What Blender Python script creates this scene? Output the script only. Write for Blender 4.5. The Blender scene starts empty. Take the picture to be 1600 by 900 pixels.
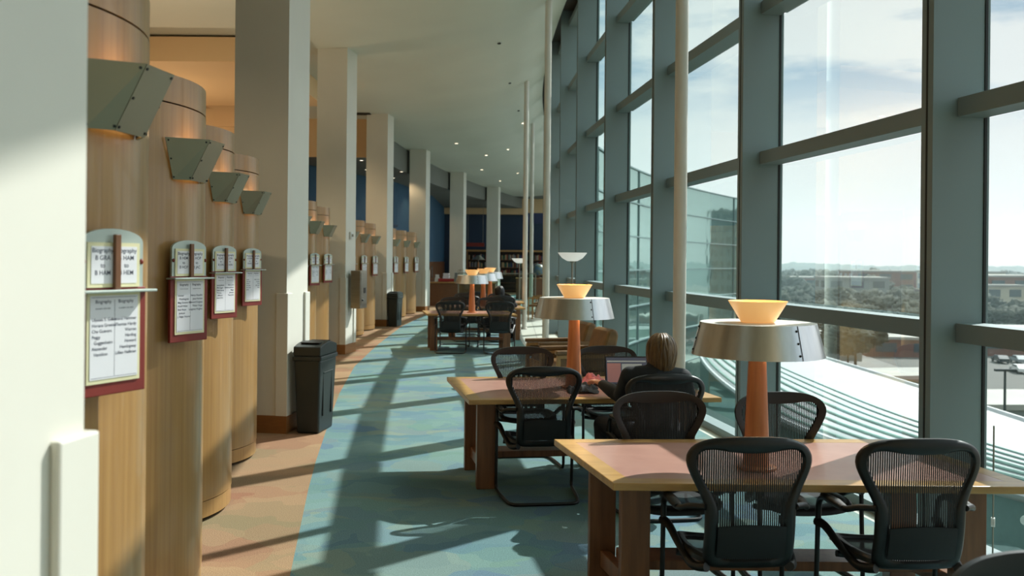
import bpy, bmesh, math, random
from math import sin, cos, pi, radians, sqrt, atan2, hypot
from mathutils import Vector, Matrix, noise
random.seed(7)
SC = bpy.context.scene
COL = SC.collection

# ------------------------------------------------------------------ camera, sky, sun, exposure
cd = bpy.data.cameras.new('camera')
cam = bpy.data.objects.new('camera', cd); COL.objects.link(cam)
cam.matrix_world = Matrix.Translation((0, 0, 1.8)) @ Matrix.Rotation(radians(90), 4, 'X') @ Matrix.Rotation(radians(0.55), 4, 'Z')
cd.sensor_width = 36; cd.lens = 36 * 1400 / 1600; cd.shift_y = -43 / 1600
cd.clip_start = 0.05; cd.clip_end = 3000
cd.dof.use_dof = True; cd.dof.focus_distance = 6.0; cd.dof.aperture_fstop = 3.2
SC.camera = cam
SC.view_settings.view_transform = 'Standard'; SC.view_settings.look = 'None'
SC.view_settings.gamma = 1; SC.view_settings.use_curve_mapping = False
SC.view_settings.exposure = 0.5
try:
    SC.cycles.use_denoising = True
    SC.cycles.max_bounces = 10; SC.cycles.diffuse_bounces = 5; SC.cycles.transparent_max_bounces = 24
    SC.cycles.sample_clamp_indirect = 6
except Exception: pass

SUN_DIR = Vector((0.715, 0.680, 0.896)).normalized()      # towards the sun
SUN_STRENGTH = 6.6
sd = bpy.data.lights.new('sun', 'SUN'); sd.energy = SUN_STRENGTH; sd.angle = radians(0.55); sd.color = (1.0, 0.95, 0.92)
so = bpy.data.objects.new('sun', sd); COL.objects.link(so)
so.rotation_euler = SUN_DIR.to_track_quat('Z', 'Y').to_euler(); so.location = (20, 20, 30)

W = bpy.data.worlds.new('sky'); SC.world = W; W.use_nodes = True
nt = W.node_tree; nt.nodes.clear()
def N(t, typ, **kw):
    n = t.nodes.new(typ)
    for k, v in kw.items(): setattr(n, k, v)
    return n
tc = N(nt, 'ShaderNodeTexCoord'); sep = N(nt, 'ShaderNodeSeparateXYZ'); nt.links.new(tc.outputs['Generated'], sep.inputs[0])
ramp = N(nt, 'ShaderNodeValToRGB'); nt.links.new(sep.outputs['Z'], ramp.inputs[0])
e = ramp.color_ramp.elements
e[0].position = 0.0; e[0].color = (0.86, 0.85, 0.87, 1)
e[1].position = 1.0; e[1].color = (1.3, 1.5, 1.5, 1)
for p_, c_ in ((0.13, (0.84, 0.84, 0.87)), (0.20, (0.42, 0.53, 0.68)), (0.40, (0.27, 0.41, 0.55)), (0.58, (1.0, 1.2, 1.25))):
    a_ = e.new(p_); a_.color = (*c_, 1)
mp = N(nt, 'ShaderNodeMapping'); mp.inputs['Scale'].default_value = (1.6, 1.6, 6.5); mp.inputs['Location'].default_value = (3.1, 1.3, 0.4)
nt.links.new(tc.outputs['Generated'], mp.inputs[0])
no = N(nt, 'ShaderNodeTexNoise'); no.inputs['Scale'].default_value = 2.4; no.inputs['Detail'].default_value = 7; no.inputs['Roughness'].default_value = 0.6
nt.links.new(mp.outputs[0], no.inputs['Vector'])
cr = N(nt, 'ShaderNodeValToRGB'); cr.color_ramp.elements[0].position = 0.43; cr.color_ramp.elements[1].position = 0.56
nt.links.new(no.outputs['Fac'], cr.inputs[0])
mx = N(nt, 'ShaderNodeMix', data_type='RGBA'); nt.links.new(cr.outputs[0], mx.inputs[0]); nt.links.new(ramp.outputs[0], mx.inputs[6]); 
r2 = N(nt, 'ShaderNodeValToRGB'); nt.links.new(sep.outputs['Z'], r2.inputs[0]); r2.color_ramp.elements[0].position = 0.38; r2.color_ramp.elements[0]  .color = (0.86, 0.85, 0.87, 1); r2.color_ramp.elements[1].position = 0.6; r2.color_ramp.elements[1].color = (1.3, 1.5, 1.5, 1)
nt.links.new(r2.outputs[0], mx.inputs[7])
# brighter sky around the sun
geo = N(nt, 'ShaderNodeVectorMath', operation='DOT_PRODUCT'); nt.links.new(tc.outputs['Generated'], geo.inputs[0]); geo.inputs[1].default_value = SUN_DIR
mr = N(nt, 'ShaderNodeMapRange'); mr.inputs['From Min'].default_value = 0.86; mr.inputs['From Max'].default_value = 1.0; mr.inputs['To Min'].default_value = 1.0; mr.inputs['To Max'].default_value = 3.0
nt.links.new(geo.outputs['Value'], mr.inputs[0])
ml = N(nt, 'ShaderNodeVectorMath', operation='SCALE'); nt.links.new(mx.outputs[2], ml.inputs[0]); nt.links.new(mr.outputs[0], ml.inputs['Scale'])
bg = N(nt, 'ShaderNodeBackground'); bg.inputs['Strength'].default_value = 1.0
nt.links.new(ml.outputs[0], bg.inputs['Color'])
wo = N(nt, 'ShaderNodeOutputWorld'); nt.links.new(bg.outputs[0], wo.inputs[0])

# ------------------------------------------------------------------ materials
MATS = {}
def lin(c):
    return tuple(((x / 255) / 12.92 if x / 255 <= 0.04045 else (((x / 255) + 0.055) / 1.055) ** 2.4) for x in c)
def mat(name, col, rough=0.6, metal=0.0, var=0.08, scale=4.0, stretch=(1, 1, 1), bump=0.0, bscale=None, col2=None, spec=0.5, emit=None, estr=0, detail=4, coat=0.0):
    """principled material whose colour wanders a little with object-space noise"""
    m = bpy.data.materials.new(name); m.use_nodes = True; t = m.node_tree
    b = t.nodes['Principled BSDF']
    c = lin(col) if max(col) > 1.01 else tuple(col)
    c2 = (lin(col2) if max(col2) > 1.01 else tuple(col2)) if col2 else tuple(x * (1 - var * 2) for x in c)
    co = N(t, 'ShaderNodeTexCoord'); mpg = N(t, 'ShaderNodeMapping'); mpg.inputs['Scale'].default_value = stretch
    t.links.new(co.outputs['Object'], mpg.inputs[0])
    ns = N(t, 'ShaderNodeTexNoise'); ns.inputs['Scale'].default_value = scale; ns.inputs['Detail'].default_value = detail
    t.links.new(mpg.outputs[0], ns.inputs['Vector'])
    mrg = N(t, 'ShaderNodeMapRange'); mrg.inputs['From Min'].default_value = 0.3; mrg.inputs['From Max'].default_value = 0.7
    t.links.new(ns.outputs['Fac'], mrg.inputs[0])
    mix = N(t, 'ShaderNodeMix', data_type='RGBA'); t.links.new(mrg.outputs[0], mix.inputs[0])
    mix.inputs[6].default_value = (*c, 1); mix.inputs[7].default_value = (*c2, 1)
    t.links.new(mix.outputs[2], b.inputs['Base Color'])
    b.inputs['Roughness'].default_value = rough; b.inputs['Metallic'].default_value = metal
    b.inputs['Specular IOR Level'].default_value = spec
    if coat: b.inputs['Coat Weight'].default_value = coat
    if bump:
        n2 = N(t, 'ShaderNodeTexNoise'); n2.inputs['Scale'].default_value = bscale or scale * 6; n2.inputs['Detail'].default_value = 3
        t.links.new(mpg.outputs[0], n2.inputs['Vector'])
        bp = N(t, 'ShaderNodeBump'); bp.inputs['Strength'].default_value = bump; bp.inputs['Distance'].default_value = 0.01
        t.links.new(n2.outputs['Fac'], bp.inputs['Height']); t.links.new(bp.outputs[0], b.inputs['Normal'])
    if emit:
        b.inputs['Emission Color'].default_value = (*emit, 1); b.inputs['Emission Strength'].default_value = estr
    MATS[name] = m
    return m
def M(n): return MATS[n]
mat('column_paint', (218, 216, 204), 0.55, var=0.03, scale=1.5)
mat('ceiling_paint', (206, 208, 194), 0.8, var=0.03, scale=0.6)
mat('cream_paint', (222, 190, 145), 0.8, var=0.03, scale=0.8)
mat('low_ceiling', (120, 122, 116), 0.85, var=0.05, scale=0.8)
mat('blue_wall', (48, 88, 116), 0.7, var=0.06, scale=0.7)
mat('dark_blue_wall', (42, 62, 84), 0.7, var=0.06, scale=0.7)
mat('panel_wood', (166, 130, 80), 0.28, var=0.1, scale=3.0, stretch=(14, 14, 0.3), col2=(148, 112, 68), bump=0.03, coat=0.15)
mat('wood_trim', (150, 100, 52), 0.4, var=0.1, scale=4, stretch=(2, 2, 8))
mat('maple_edge', (196, 158, 96), 0.28, var=0.1, scale=3, stretch=(1, 7, 7), col2=(168, 126, 72), spec=0.6)
mat('table_inlay', (184, 144, 130), 0.28, var=0.1, scale=6, col2=(170, 128, 116), detail=6, spec=0.6)
mat('leg_wood', (134, 92, 60), 0.38, var=0.1, scale=3, stretch=(8, 8, 0.7), col2=(104, 68, 44))
mat('lamp_wood', (196, 128, 80), 0.38, var=0.1, scale=4, stretch=(8, 8, 0.6), col2=(172, 106, 64))
mat('aluminium', (222, 224, 222), 0.30, metal=1.0, var=0.04, scale=3, stretch=(14, 14, 0.3))
mat('shade_top', (228, 226, 218), 0.5, var=0.03)
mat('rivet', (60, 60, 58), 0.4, metal=0.8)
mat('bowl_glass', (240, 190, 125), 0.35, var=0.04, scale=3, emit=(1.0, 0.55, 0.20), estr=0.30)
mat('bulb', (255, 235, 200), 0.5, emit=(1.0, 0.78, 0.45), estr=5)
mat('sconce_metal', (152, 148, 126), 0.38, metal=0.55, var=0.05, scale=3)
mat('amber_diffuser', (240, 180, 90), 0.5, emit=(1.0, 0.6, 0.22), estr=0.9)
mat('mullion_paint', (122, 138, 140), 0.5, var=0.03, scale=1)
mat('mullion_dark', (70, 66, 60), 0.55, var=0.04)
mat('gasket', (22, 24, 24), 0.6)
mat('pole_paint', (212, 208, 196), 0.4, var=0.03)
mat('black_plastic', (15, 17, 18), 0.42, var=0.1, scale=8)
mat('black_mesh', (15, 16, 18), 0.6, var=0.1)
mat('black_rubber', (16, 18, 18), 0.6)
mat('sign_silver', (178, 190, 182), 0.4, metal=0.35, var=0.03)
mat('sign_red', (126, 40, 30), 0.5, var=0.06)
mat('sign_paper', (228, 228, 232), 0.7, var=0.01)
mat('sign_cream', (224, 218, 176), 0.6, var=0.02)
mat('sign_bar', (120, 78, 46), 0.4, var=0.12, scale=6, stretch=(6, 6, 1))
mat('ink', (60, 66, 86), 0.7)
mat('steel', (150, 148, 138), 0.35, metal=0.9, var=0.05, stretch=(1, 1, 8))
mat('bin_plastic', (38, 46, 44), 0.45, var=0.08, bump=0.02)
mat('leather', (128, 92, 48), 0.42, var=0.12, scale=5, col2=(96, 66, 34), bump=0.05)
mat('chair_wood', (170, 128, 74), 0.4, var=0.1, scale=4, stretch=(6, 6, 1))
mat('skin', (206, 152, 124), 0.5, var=0.05)
mat('hair_brown', (124, 96, 58), 0.42, var=0.25, scale=9, stretch=(7, 7, 0.8), col2=(74, 54, 32))
mat('hair_black', (26, 22, 20), 0.45, var=0.2, scale=9, stretch=(7, 7, 0.8))
mat('jacket_cloth', (32, 36, 40), 0.85, var=0.12, scale=12, bump=0.05)
mat('jean_cloth', (30, 34, 44), 0.85, var=0.12, scale=12)
mat('laptop_black', (26, 27, 30), 0.35)
mat('screen_dark', (50, 56, 66), 0.15, emit=(0.05, 0.055, 0.075), estr=0.5)
mat('screen_pink', (140, 90, 84), 0.2, emit=(0.22, 0.13, 0.12), estr=0.35)
mat('screen_pale', (120, 124, 118), 0.2, emit=(0.2, 0.22, 0.2), estr=0.5)
mat('pink_cloth', (196, 118, 128), 0.85, var=0.2, scale=14)
mat('downlight', (255, 240, 220), 0.5, emit=(1.0, 0.88, 0.7), estr=2.0)
mat('desk_wood', (120, 78, 48), 0.4, var=0.1, scale=3, stretch=(2, 2, 6))
mat('red_tray', (160, 44, 40), 0.5)
mat('white_plastic', (214, 216, 212), 0.4)
mat('bowl_white', (236, 238, 234), 0.35, var=0.01, emit=(1.0, 0.97, 0.9), estr=0.25)
mat('globe_blue', (60, 110, 150), 0.35, var=0.3, scale=6, col2=(120, 120, 70))
mat('shelf_dark', (46, 34, 26), 0.6)
mat('roof_white', (178, 178, 181), 0.5, var=0.03, scale=0.5)
mat('roof_line', (120, 150, 142), 0.4, var=0.05, scale=0.5)
mat('roof_glass', (96, 122, 120), 0.3)
mat('concrete', (124, 124, 116), 0.8, var=0.1, scale=0.2)
mat('ground', (84, 88, 68), 0.95, var=0.15, scale=0.02, col2=(70, 72, 58))
mat('asphalt', (84, 84, 80), 0.9, var=0.1, scale=0.1)
mat('crown_brown', (56, 62, 50), 0.95, var=0.2, scale=1.2, col2=(38, 44, 38), bump=0.0)
mat('bark', (70, 58, 44), 0.9)
mat('hazy_far_wood', (62, 84, 84), 0.95, var=0.15, scale=0.02, col2=(48, 66, 66))  # bluish haze of distance put into the woodland colour
mat('brick', (118, 72, 56), 0.85, var=0.12, scale=0.6)
mat('bld_grey', (120, 126, 124), 0.8, var=0.06, scale=0.3)
mat('bld_cream', (176, 170, 150), 0.8, var=0.06, scale=0.3)
mat('bld_glass', (52, 66, 72), 0.2)
mat('flat_roof', (148, 146, 140), 0.7, var=0.08, scale=0.2)
mat('car_dark', (34, 38, 44), 0.25); mat('car_red', (120, 40, 34), 0.25); mat('car_white', (216, 216, 214), 0.25); mat('car_silver', (140, 146, 150), 0.25)
mat('tyre', (18, 18, 18), 0.8)
BOOKC = [mat('book_%s' % n, c, 0.6) for n, c in (('red', (120, 44, 36)), ('tan', (170, 142, 100)), ('navy', (36, 48, 84)), ('green', (48, 82, 62)), ('grey', (130, 130, 128)), ('black', (30, 30, 32)))]

def glass_mat(name, tint, tint2, gloss=0.5):
    """clear pane: a little greener and more mirror-like the more obliquely one looks through it"""
    m = bpy.data.materials.new(name); m.use_nodes = True; t = m.node_tree; t.nodes.clear()
    o = N(t, 'ShaderNodeOutputMaterial'); tr = N(t, 'ShaderNodeBsdfTransparent')
    lw = N(t, 'ShaderNodeLayerWeight'); lw.inputs['Blend'].default_value = 0.5
    pw = N(t, 'ShaderNodeMath', operation='POWER'); pw.inputs[1].default_value = 2.0; t.links.new(lw.outputs['Facing'], pw.inputs[0])
    mc = N(t, 'ShaderNodeMix', data_type='RGBA'); mc.inputs[6].default_value = (*tint, 1); mc.inputs[7].default_value = (*tint2, 1); t.links.new(pw.outputs[0], mc.inputs[0]); t.links.new(mc.outputs[2], tr.inputs[0])
    g = N(t, 'ShaderNodeBsdfGlossy'); g.inputs['Roughness'].default_value = 0.0; g.inputs['Color'].default_value = (0.85, 0.95, 0.92, 1)
    f = N(t, 'ShaderNodeFresnel'); f.inputs['IOR'].default_value = 1.38
    mu = N(t, 'ShaderNodeMath', operation='MULTIPLY'); mu.inputs[1].default_value = gloss; t.links.new(f.outputs[0], mu.inputs[0])
    mxs = N(t, 'ShaderNodeMixShader'); t.links.new(mu.outputs[0], mxs.inputs[0]); t.links.new(tr.outputs[0], mxs.inputs[1]); t.links.new(g.outputs[0], mxs.inputs[2])
    t.links.new(mxs.outputs[0], o.inputs[0]); MATS[name] = m
glass_mat('window_glass', (0.93, 0.96, 0.945), (0.55, 0.80, 0.73), 0.3)
glass_mat('rail_glass', (0.82, 0.93, 0.90), (0.5, 0.75, 0.7), 0.8)
def facade_mat():
    m = bpy.data.materials.new('facade_glass'); m.use_nodes = True; b = m.node_tree.nodes['Principled BSDF']; t = m.node_tree
    b.inputs['Metallic'].default_value = 0.75; b.inputs['Roughness'].default_value = 0.04
    co = N(t, 'ShaderNodeTexCoord'); ns = N(t, 'ShaderNodeTexNoise'); ns.inputs['Scale'].default_value = 0.35; t.links.new(co.outputs['Object'], ns.inputs['Vector'])
    bp = N(t, 'ShaderNodeBump'); bp.inputs['Strength'].default_value = 0.15; bp.inputs['Distance'].default_value = 0.12; t.links.new(ns.outputs['Fac'], bp.inputs['Height']); t.links.new(bp.outputs[0], b.inputs['Normal'])
    b.inputs['Base Color'].default_value = (0.24, 0.36, 0.33, 1); MATS['facade_glass'] = m
facade_mat()

def carpet_mat(name, cols, sc, seed):
    """loop-pile carpet woven with overlapping leaf-like patches"""
    m = bpy.data.materials.new(name); m.use_nodes = True; t = m.node_tree; b = t.nodes['Principled BSDF']
    co = N(t, 'ShaderNodeTexCoord')
    nz = N(t, 'ShaderNodeTexNoise'); nz.inputs['Scale'].default_value = 2.2; nz.inputs['Detail'].default_value = 2; t.links.new(co.outputs['Object'], nz.inputs['Vector'])
    av = N(t, 'ShaderNodeMix', data_type='VECTOR'); av.inputs[0].default_value = 0.4
    t.links.new(co.outputs['Object'], av.inputs[4]); t.links.new(nz.outputs['Color'], av.inputs[5])
    mpg = N(t, 'ShaderNodeMapping'); mpg.inputs['Scale'].default_value = (1.0, 1.6, 1); mpg.inputs['Rotation'].default_value = (0, 0, radians(24 + seed)); mpg.inputs['Location'].default_value = (seed, seed * 2, 0)
    t.links.new(av.outputs[1], mpg.inputs[0])
    last = None
    for i, s in enumerate((sc, sc * 1.7)):
        vo = N(t, 'ShaderNodeTexVoronoi'); vo.inputs['Scale'].default_value = s; vo.inputs['Randomness'].default_value = 0.9
        t.links.new(mpg.outputs[0], vo.inputs['Vector'])
        sp = N(t, 'ShaderNodeSeparateColor'); t.links.new(vo.outputs['Color'], sp.inputs[0])
        rp = N(t, 'ShaderNodeValToRGB'); rp.color_ramp.interpolation = 'CONSTANT'; el = rp.color_ramp.elements
        el[0].position = 0; el[0].color = (*lin(cols[0]), 1); el[1].position = 1 / len(cols); el[1].color = (*lin(cols[1]), 1)
        for k in range(2, len(cols)):
            x = el.new(k / len(cols)); x.color = (*lin(cols[k]), 1)
        t.links.new(sp.outputs[i], rp.inputs[0])
        if last is None: last = rp.outputs[0]
        else:
            mm = N(t, 'ShaderNodeMix', data_type='RGBA'); mm.inputs[0].default_value = 0.45; t.links.new(last, mm.inputs[6]); t.links.new(rp.outputs[0], mm.inputs[7]); last = mm.outputs[2]
    fine = N(t, 'ShaderNodeTexNoise'); fine.inputs['Scale'].default_value = 130; fine.inputs['Detail'].default_value = 2; t.links.new(co.outputs['Object'], fine.inputs['Vector'])
    mrg = N(t, 'ShaderNodeMapRange'); mrg.inputs['From Min'].default_value = 0.3; mrg.inputs['From Max'].default_value = 0.7; mrg.inputs['To Min'].default_value = 0.78; mrg.inputs['To Max'].default_value = 1.2; t.links.new(fine.outputs['Fac'], mrg.inputs[0])
    mu = N(t, 'ShaderNodeVectorMath', operation='SCALE'); t.links.new(last, mu.inputs[0]); t.links.new(mrg.outputs[0], mu.inputs['Scale'])
    t.links.new(mu.outputs[0], b.inputs['Base Color']); b.inputs['Roughness'].default_value = 0.95; b.inputs['Specular IOR Level'].default_value = 0.15
    bp = N(t, 'ShaderNodeBump'); bp.inputs['Strength'].default_value = 0.5; bp.inputs['Distance'].default_value = 0.004; t.links.new(fine.outputs['Fac'], bp.inputs['Height']); t.links.new(bp.outputs[0], b.inputs['Normal'])
    MATS[name] = m
carpet_mat('carpet_teal', [(104, 134, 138), (94, 126, 133), (114, 143, 141), (96, 122, 138), (106, 137, 129), (122, 139, 129)], 2.6, 3)
carpet_mat('carpet_tan', [(152, 126, 98), (146, 120, 94), (144, 106, 84), (158, 132, 102), (134, 120, 92), (150, 120, 94)], 1.7, 11)
def tile_mat():
    m = bpy.data.materials.new('floor_tile'); m.use_nodes = True; t = m.node_tree; b = t.nodes['Principled BSDF']
    co = N(t, 'ShaderNodeTexCoord'); br = N(t, 'ShaderNodeTexBrick'); br.offset = 0
    br.inputs['Color1'].default_value = (*lin((196, 198, 186)), 1); br.inputs['Color2'].default_value = (*lin((184, 188, 178)), 1); br.inputs['Mortar'].default_value = (*lin((110, 114, 108)), 1)
    br.inputs['Scale'].default_value = 1.0; br.inputs['Brick Width'].default_value = 0.6; br.inputs['Row Height'].default_value = 0.6; br.inputs['Mortar Size'].default_value = 0.006
    t.links.new(co.outputs['Object'], br.inputs['Vector']); t.links.new(br.outputs[0], b.inputs['Base Color']); b.inputs['Roughness'].default_value = 0.5
    MATS['floor_tile'] = m
tile_mat()

# ------------------------------------------------------------------ mesh helpers
class MB:
    def __init__(s): s.v = []; s.f = []; s.m = []; s.M = Matrix.Identity(4); s.mi = 0
    def add(s, vs, fs):
        n = len(s.v); s.v += [s.M @ Vector(p) for p in vs]; s.f += [tuple(i + n for i in f) for f in fs]; s.m += [s.mi] * len(fs); return s
    def box(s, c, d, rz=0.0):
        x, y, z = d[0] / 2, d[1] / 2, d[2] / 2; R = Matrix.Rotation(rz, 3, 'Z'); c = Vector(c)
        return s.add([c + R @ Vector(p) for p in ((-x, -y, -z), (x, -y, -z), (x, y, -z), (-x, y, -z), (-x, -y, z), (x, -y, z), (x, y, z), (-x, y, z))],
              [(0, 3, 2, 1), (4, 5, 6, 7), (0, 1, 5, 4), (1, 2, 6, 5), (2, 3, 7, 6), (3, 0, 4, 7)])
    def prism(s, poly, z0, z1):
        n = len(poly)
        a = sum(poly[i][0] * poly[(i + 1) % n][1] - poly[(i + 1) % n][0] * poly[i][1] for i in range(n))
        if a < 0: poly = poly[::-1]
        return s.add([(x, y, z0) for x, y in poly] + [(x, y, z1) for x, y in poly],
              [tuple(range(n))[::-1], tuple(range(n, 2 * n))] + [(i, (i + 1) % n, n + (i + 1) % n, n + i) for i in range(n)])
    def frustum(s, c, d0, d1, z0, z1):
        v = []
        for d, z in ((d0, z0), (d1, z1)):
            v += [(c[0] + sx * d[0] / 2, c[1] + sy * d[1] / 2, z) for sx, sy in ((-1, -1), (1, -1), (1, 1), (-1, 1))]
        return s.add(v, [(0, 3, 2, 1), (4, 5, 6, 7), (0, 1, 5, 4), (1, 2, 6, 5), (2, 3, 7, 6), (3, 0, 4, 7)])
    def lathe(s, prof, n=32, c=(0, 0), closed=False):
        v = []; f = []; k = len(prof)
        for i in range(n):
            a = 2 * pi * i / n
            v += [(c[0] + r * cos(a), c[1] + r * sin(a), z) for r, z in prof]
        for i in range(n):
            j = (i + 1) % n
            for q in range(k - 1 if not closed else k):
                p = (q + 1) % k
                f.append((i * k + q, j * k + q, j * k + p, i * k + p))
        s.add(v, f)
        if not closed:
            if prof[0][0] > 1e-6: s.f.append(tuple(len(s.v) - n * k + i * k for i in range(n))[::-1]); s.m.append(s.mi)
            if prof[-1][0] > 1e-6: s.f.append(tuple(len(s.v) - n * k + i * k + k - 1 for i in range(n))); s.m.append(s.mi)
        return s
    def tube(s, pts, r, n=8, smooth=4, closed=False, flat=1.0):
        P = spline(pts, smooth, closed) if smooth > 1 else [Vector(p) for p in pts]
        L = len(P); rs = r if isinstance(r, (list, tuple)) else None
        v = []; f = []; up = None
        for i, p in enumerate(P):
            if closed: d = P[(i + 1) % L] - P[i - 1]
            else: d = P[min(i + 1, L - 1)] - P[max(i - 1, 0)]
            d.normalize()
            if up is None: up = Vector((0, 0, 1)) if abs(d.z) < 0.9 else Vector((0, 1, 0))
            a = d.cross(up).normalized(); up = a.cross(d).normalized()
            if rs:
                q = i / (L - 1) * (len(rs) - 1); k = min(int(q), len(rs) - 2); rr = rs[k] + (rs[k + 1] - rs[k]) * (q - k)
            else: rr = r
            for j in range(n):
                t = 2 * pi * j / n; v.append(p + a * cos(t) * rr + up * sin(t) * rr * flat)
        for i in range(L if closed else L - 1):
            for j in range(n):
                f.append((i * n + j, i * n + (j + 1) % n, ((i + 1) % L) * n + (j + 1) % n, ((i + 1) % L) * n + j))
        if not closed: f += [tuple(range(n))[::-1], tuple((L - 1) * n + j for j in range(n))]
        return s.add(v, f)
    def sphere(s, c, r, n=16, k=10):
        r = r if isinstance(r, (tuple, list)) else (r, r, r); v = []; f = []
        for i in range(k + 1):
            t = pi * i / k
            for j in range(n):
                a = 2 * pi * j / n; v.append((c[0] + r[0] * sin(t) * cos(a), c[1] + r[1] * sin(t) * sin(a), c[2] + r[2] * cos(t)))
        for i in range(k):
            for j in range(n): f.append((i * n + j, (i + 1) * n + j, (i + 1) * n + (j + 1) % n, i * n + (j + 1) % n))
        return s.add(v, f)
    def data(s, name, mats, smooth=None, weld=False):
        me = bpy.data.meshes.new(name); me.from_pydata([tuple(p) for p in s.v], [], s.f)
        for m in (mats if isinstance(mats, (list, tuple)) else [mats]): me.materials.append(M(m) if isinstance(m, str) else m)
        me.polygons.foreach_set('material_index', s.m)
        if weld:
            bm = bmesh.new(); bm.from_mesh(me); bmesh.ops.remove_doubles(bm, verts=bm.verts, dist=1e-5); bmesh.ops.recalc_face_normals(bm, faces=bm.faces); bm.to_mesh(me); bm.free()
        me.update()
        if smooth is not None:
            me.polygons.foreach_set('use_smooth', [True] * len(me.polygons)); me.set_sharp_from_angle(angle=radians(smooth))
        return me
    def build(s, name, mats, parent=None, smooth=None, bevel=0, weld=False, loc=None):
        o = bpy.data.objects.new(name, s.data(name, mats, smooth, weld)); COL.objects.link(o)
        if parent: o.parent = parent
        if loc: o.location = loc
        if bevel:
            b = o.modifiers.new('bevel', 'BEVEL'); b.width = bevel; b.segments = 2; b.limit_method = 'ANGLE'
        return o
def spline(pts, k=4, closed=False):
    P = [Vector(p) for p in pts]; n = len(P); out = []
    if n == 2 and not closed: return P
    for i in range(n if closed else n - 1):
        g = (lambda q: P[q % n]) if closed else (lambda q: P[max(0, min(n - 1, q))])
        p0, p1, p2, p3 = g(i - 1), g(i), g(i + 1), g(i + 2)
        for j in range(k):
            t = j / k
            out.append(0.5 * ((2 * p1) + (p2 - p0) * t + (2 * p0 - 5 * p1 + 4 * p2 - p3) * t * t + (3 * p1 - p0 - 3 * p2 + p3) * t ** 3))
    if not closed: out.append(P[-1])
    return out
def box(c, d, rz=0): return MB().box(c, d, rz)
def tag(o, label=None, cat=None, group=None, kind=None):
    if label: o['label'] = label
    if cat: o['category'] = cat
    if group: o['group'] = group
    if kind: o['kind'] = kind
    return o
def thing(name, label, cat, loc=(0, 0, 0), rz=0.0, group=None):
    o = bpy.data.objects.new(name, None); COL.objects.link(o); o.location = loc; o.rotation_euler = (0, 0, rz); o.empty_display_size = 0.1
    return tag(o, label, cat, group)
def dup(root, loc, rz, label, group=None):
    def cp(o, par):
        c = o.copy(); COL.objects.link(c); c.parent = par
        for ch in o.children: cp(ch, c)
        return c
    r = cp(root, None); r.location = loc; r.rotation_euler = (0, 0, rz); r['label'] = label
    if group: r['group'] = group
    return r
def struct(o, label=None): o['kind'] = 'structure'; 
def textmesh(body, size, align='CENTER', space=1.0):
    c = bpy.data.curves.new('t', 'FONT'); c.body = body; c.size = size; c.align_x = align; c.align_y = 'TOP'; c.space_line = space; c.offset = size * 0.012
    o = bpy.data.objects.new('t', c); COL.objects.link(o); dg = bpy.context.evaluated_depsgraph_get(); dg.update()
    me = bpy.data.meshes.new_from_object(o.evaluated_get(dg)); vs = [tuple(v.co) for v in me.vertices]; fs = [tuple(p.vertices) for p in me.polygons]
    bpy.data.objects.remove(o); bpy.data.meshes.remove(me); bpy.data.curves.remove(c)
    return vs, fs

# ------------------------------------------------------------------ plan curves (the hall bends to the right)
def GX(y): return 1.26 + (y - 24.38) ** 2 / 213.1          # glass line
def gnorm(y):                                          # direction from glass into the hall
    s = (y - 24.38) / 106.5; n = Vector((-1, s, 0)); return n.normalized()
def CX(y): return -3.38 + (y - 22.5) ** 2 / 180        # column line
COLS = [(-0.965, 1.29), (-2.31, 9.2), (-3.14, 16.9), (-3.36, 24.0), (-3.0, 31.0), (-2.08, 38.0), (-0.7, 44.5)]
Z0, S = 1.80, 1.385
BARS = [Z0 + (k - 0.26) * S for k in range(0, 5)]      # bar tops 1.44 ... 7.04
def ceil_z(x, y):
    xc = CX(y) + 0.12; xe = GX(y) - 0.42; u = max(0, min(1, (x - xc) / (xe - xc)))
    return 5.78 - 0.012 * (y - 17) + 0.28 * u + 0.95 * u ** 4

# ------------------------------------------------------------------ floor
ys = [-6 + i for i in range(59)]
def strip(name, mat_, fa, fb, z=0.0, y0=-6, y1=52, th=None):
    mb = MB(); Y = [y0 + (y1 - y0) * i / 58 for i in range(59)]
    vs = []
    for y in Y: vs += [(fa(y), y, z), (fb(y), y, z)]
    mb.add(vs, [(2 * i, 2 * i + 1, 2 * i + 3, 2 * i + 2) for i in range(58)])
    o = mb.build(name, mat_); o['kind'] = 'structure'; return o
def border(y):
    pts = [(-6, 0.5), (1, -0.55), (5.07, -1.24), (7.5, -1.66), (11.7, -2.26), (15, -2.62), (18.6, -2.80), (24, -2.95), (30.7, -2.75), (38, -1.8), (45, -0.4), (52, 1.2)]
    for (a, xa), (b, xb) in zip(pts, pts[1:]):
        if y <= b: 
            t = (y - a) / (b - a); return xa + (xb - xa) * t
    return pts[-1][1]
def tileb(y): return GX(y) - (0.26 + 0.86 * max(0, min(1, (y - 12) / 7)))
strip('floor_carpet_tan', 'carpet_tan', lambda y: -15, border)
strip('floor_carpet_teal', 'carpet_teal', border, lambda y: max(tileb(y), border(y) + 0.05))
strip('floor_tile_strip', 'floor_tile', lambda y: max(tileb(y), border(y) + 0.05), lambda y: GX(y) + 0.15)
strip('floor_slab', 'concrete', lambda y: -15.2, lambda y: GX(y) + 0.35, z=-0.3)

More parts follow.
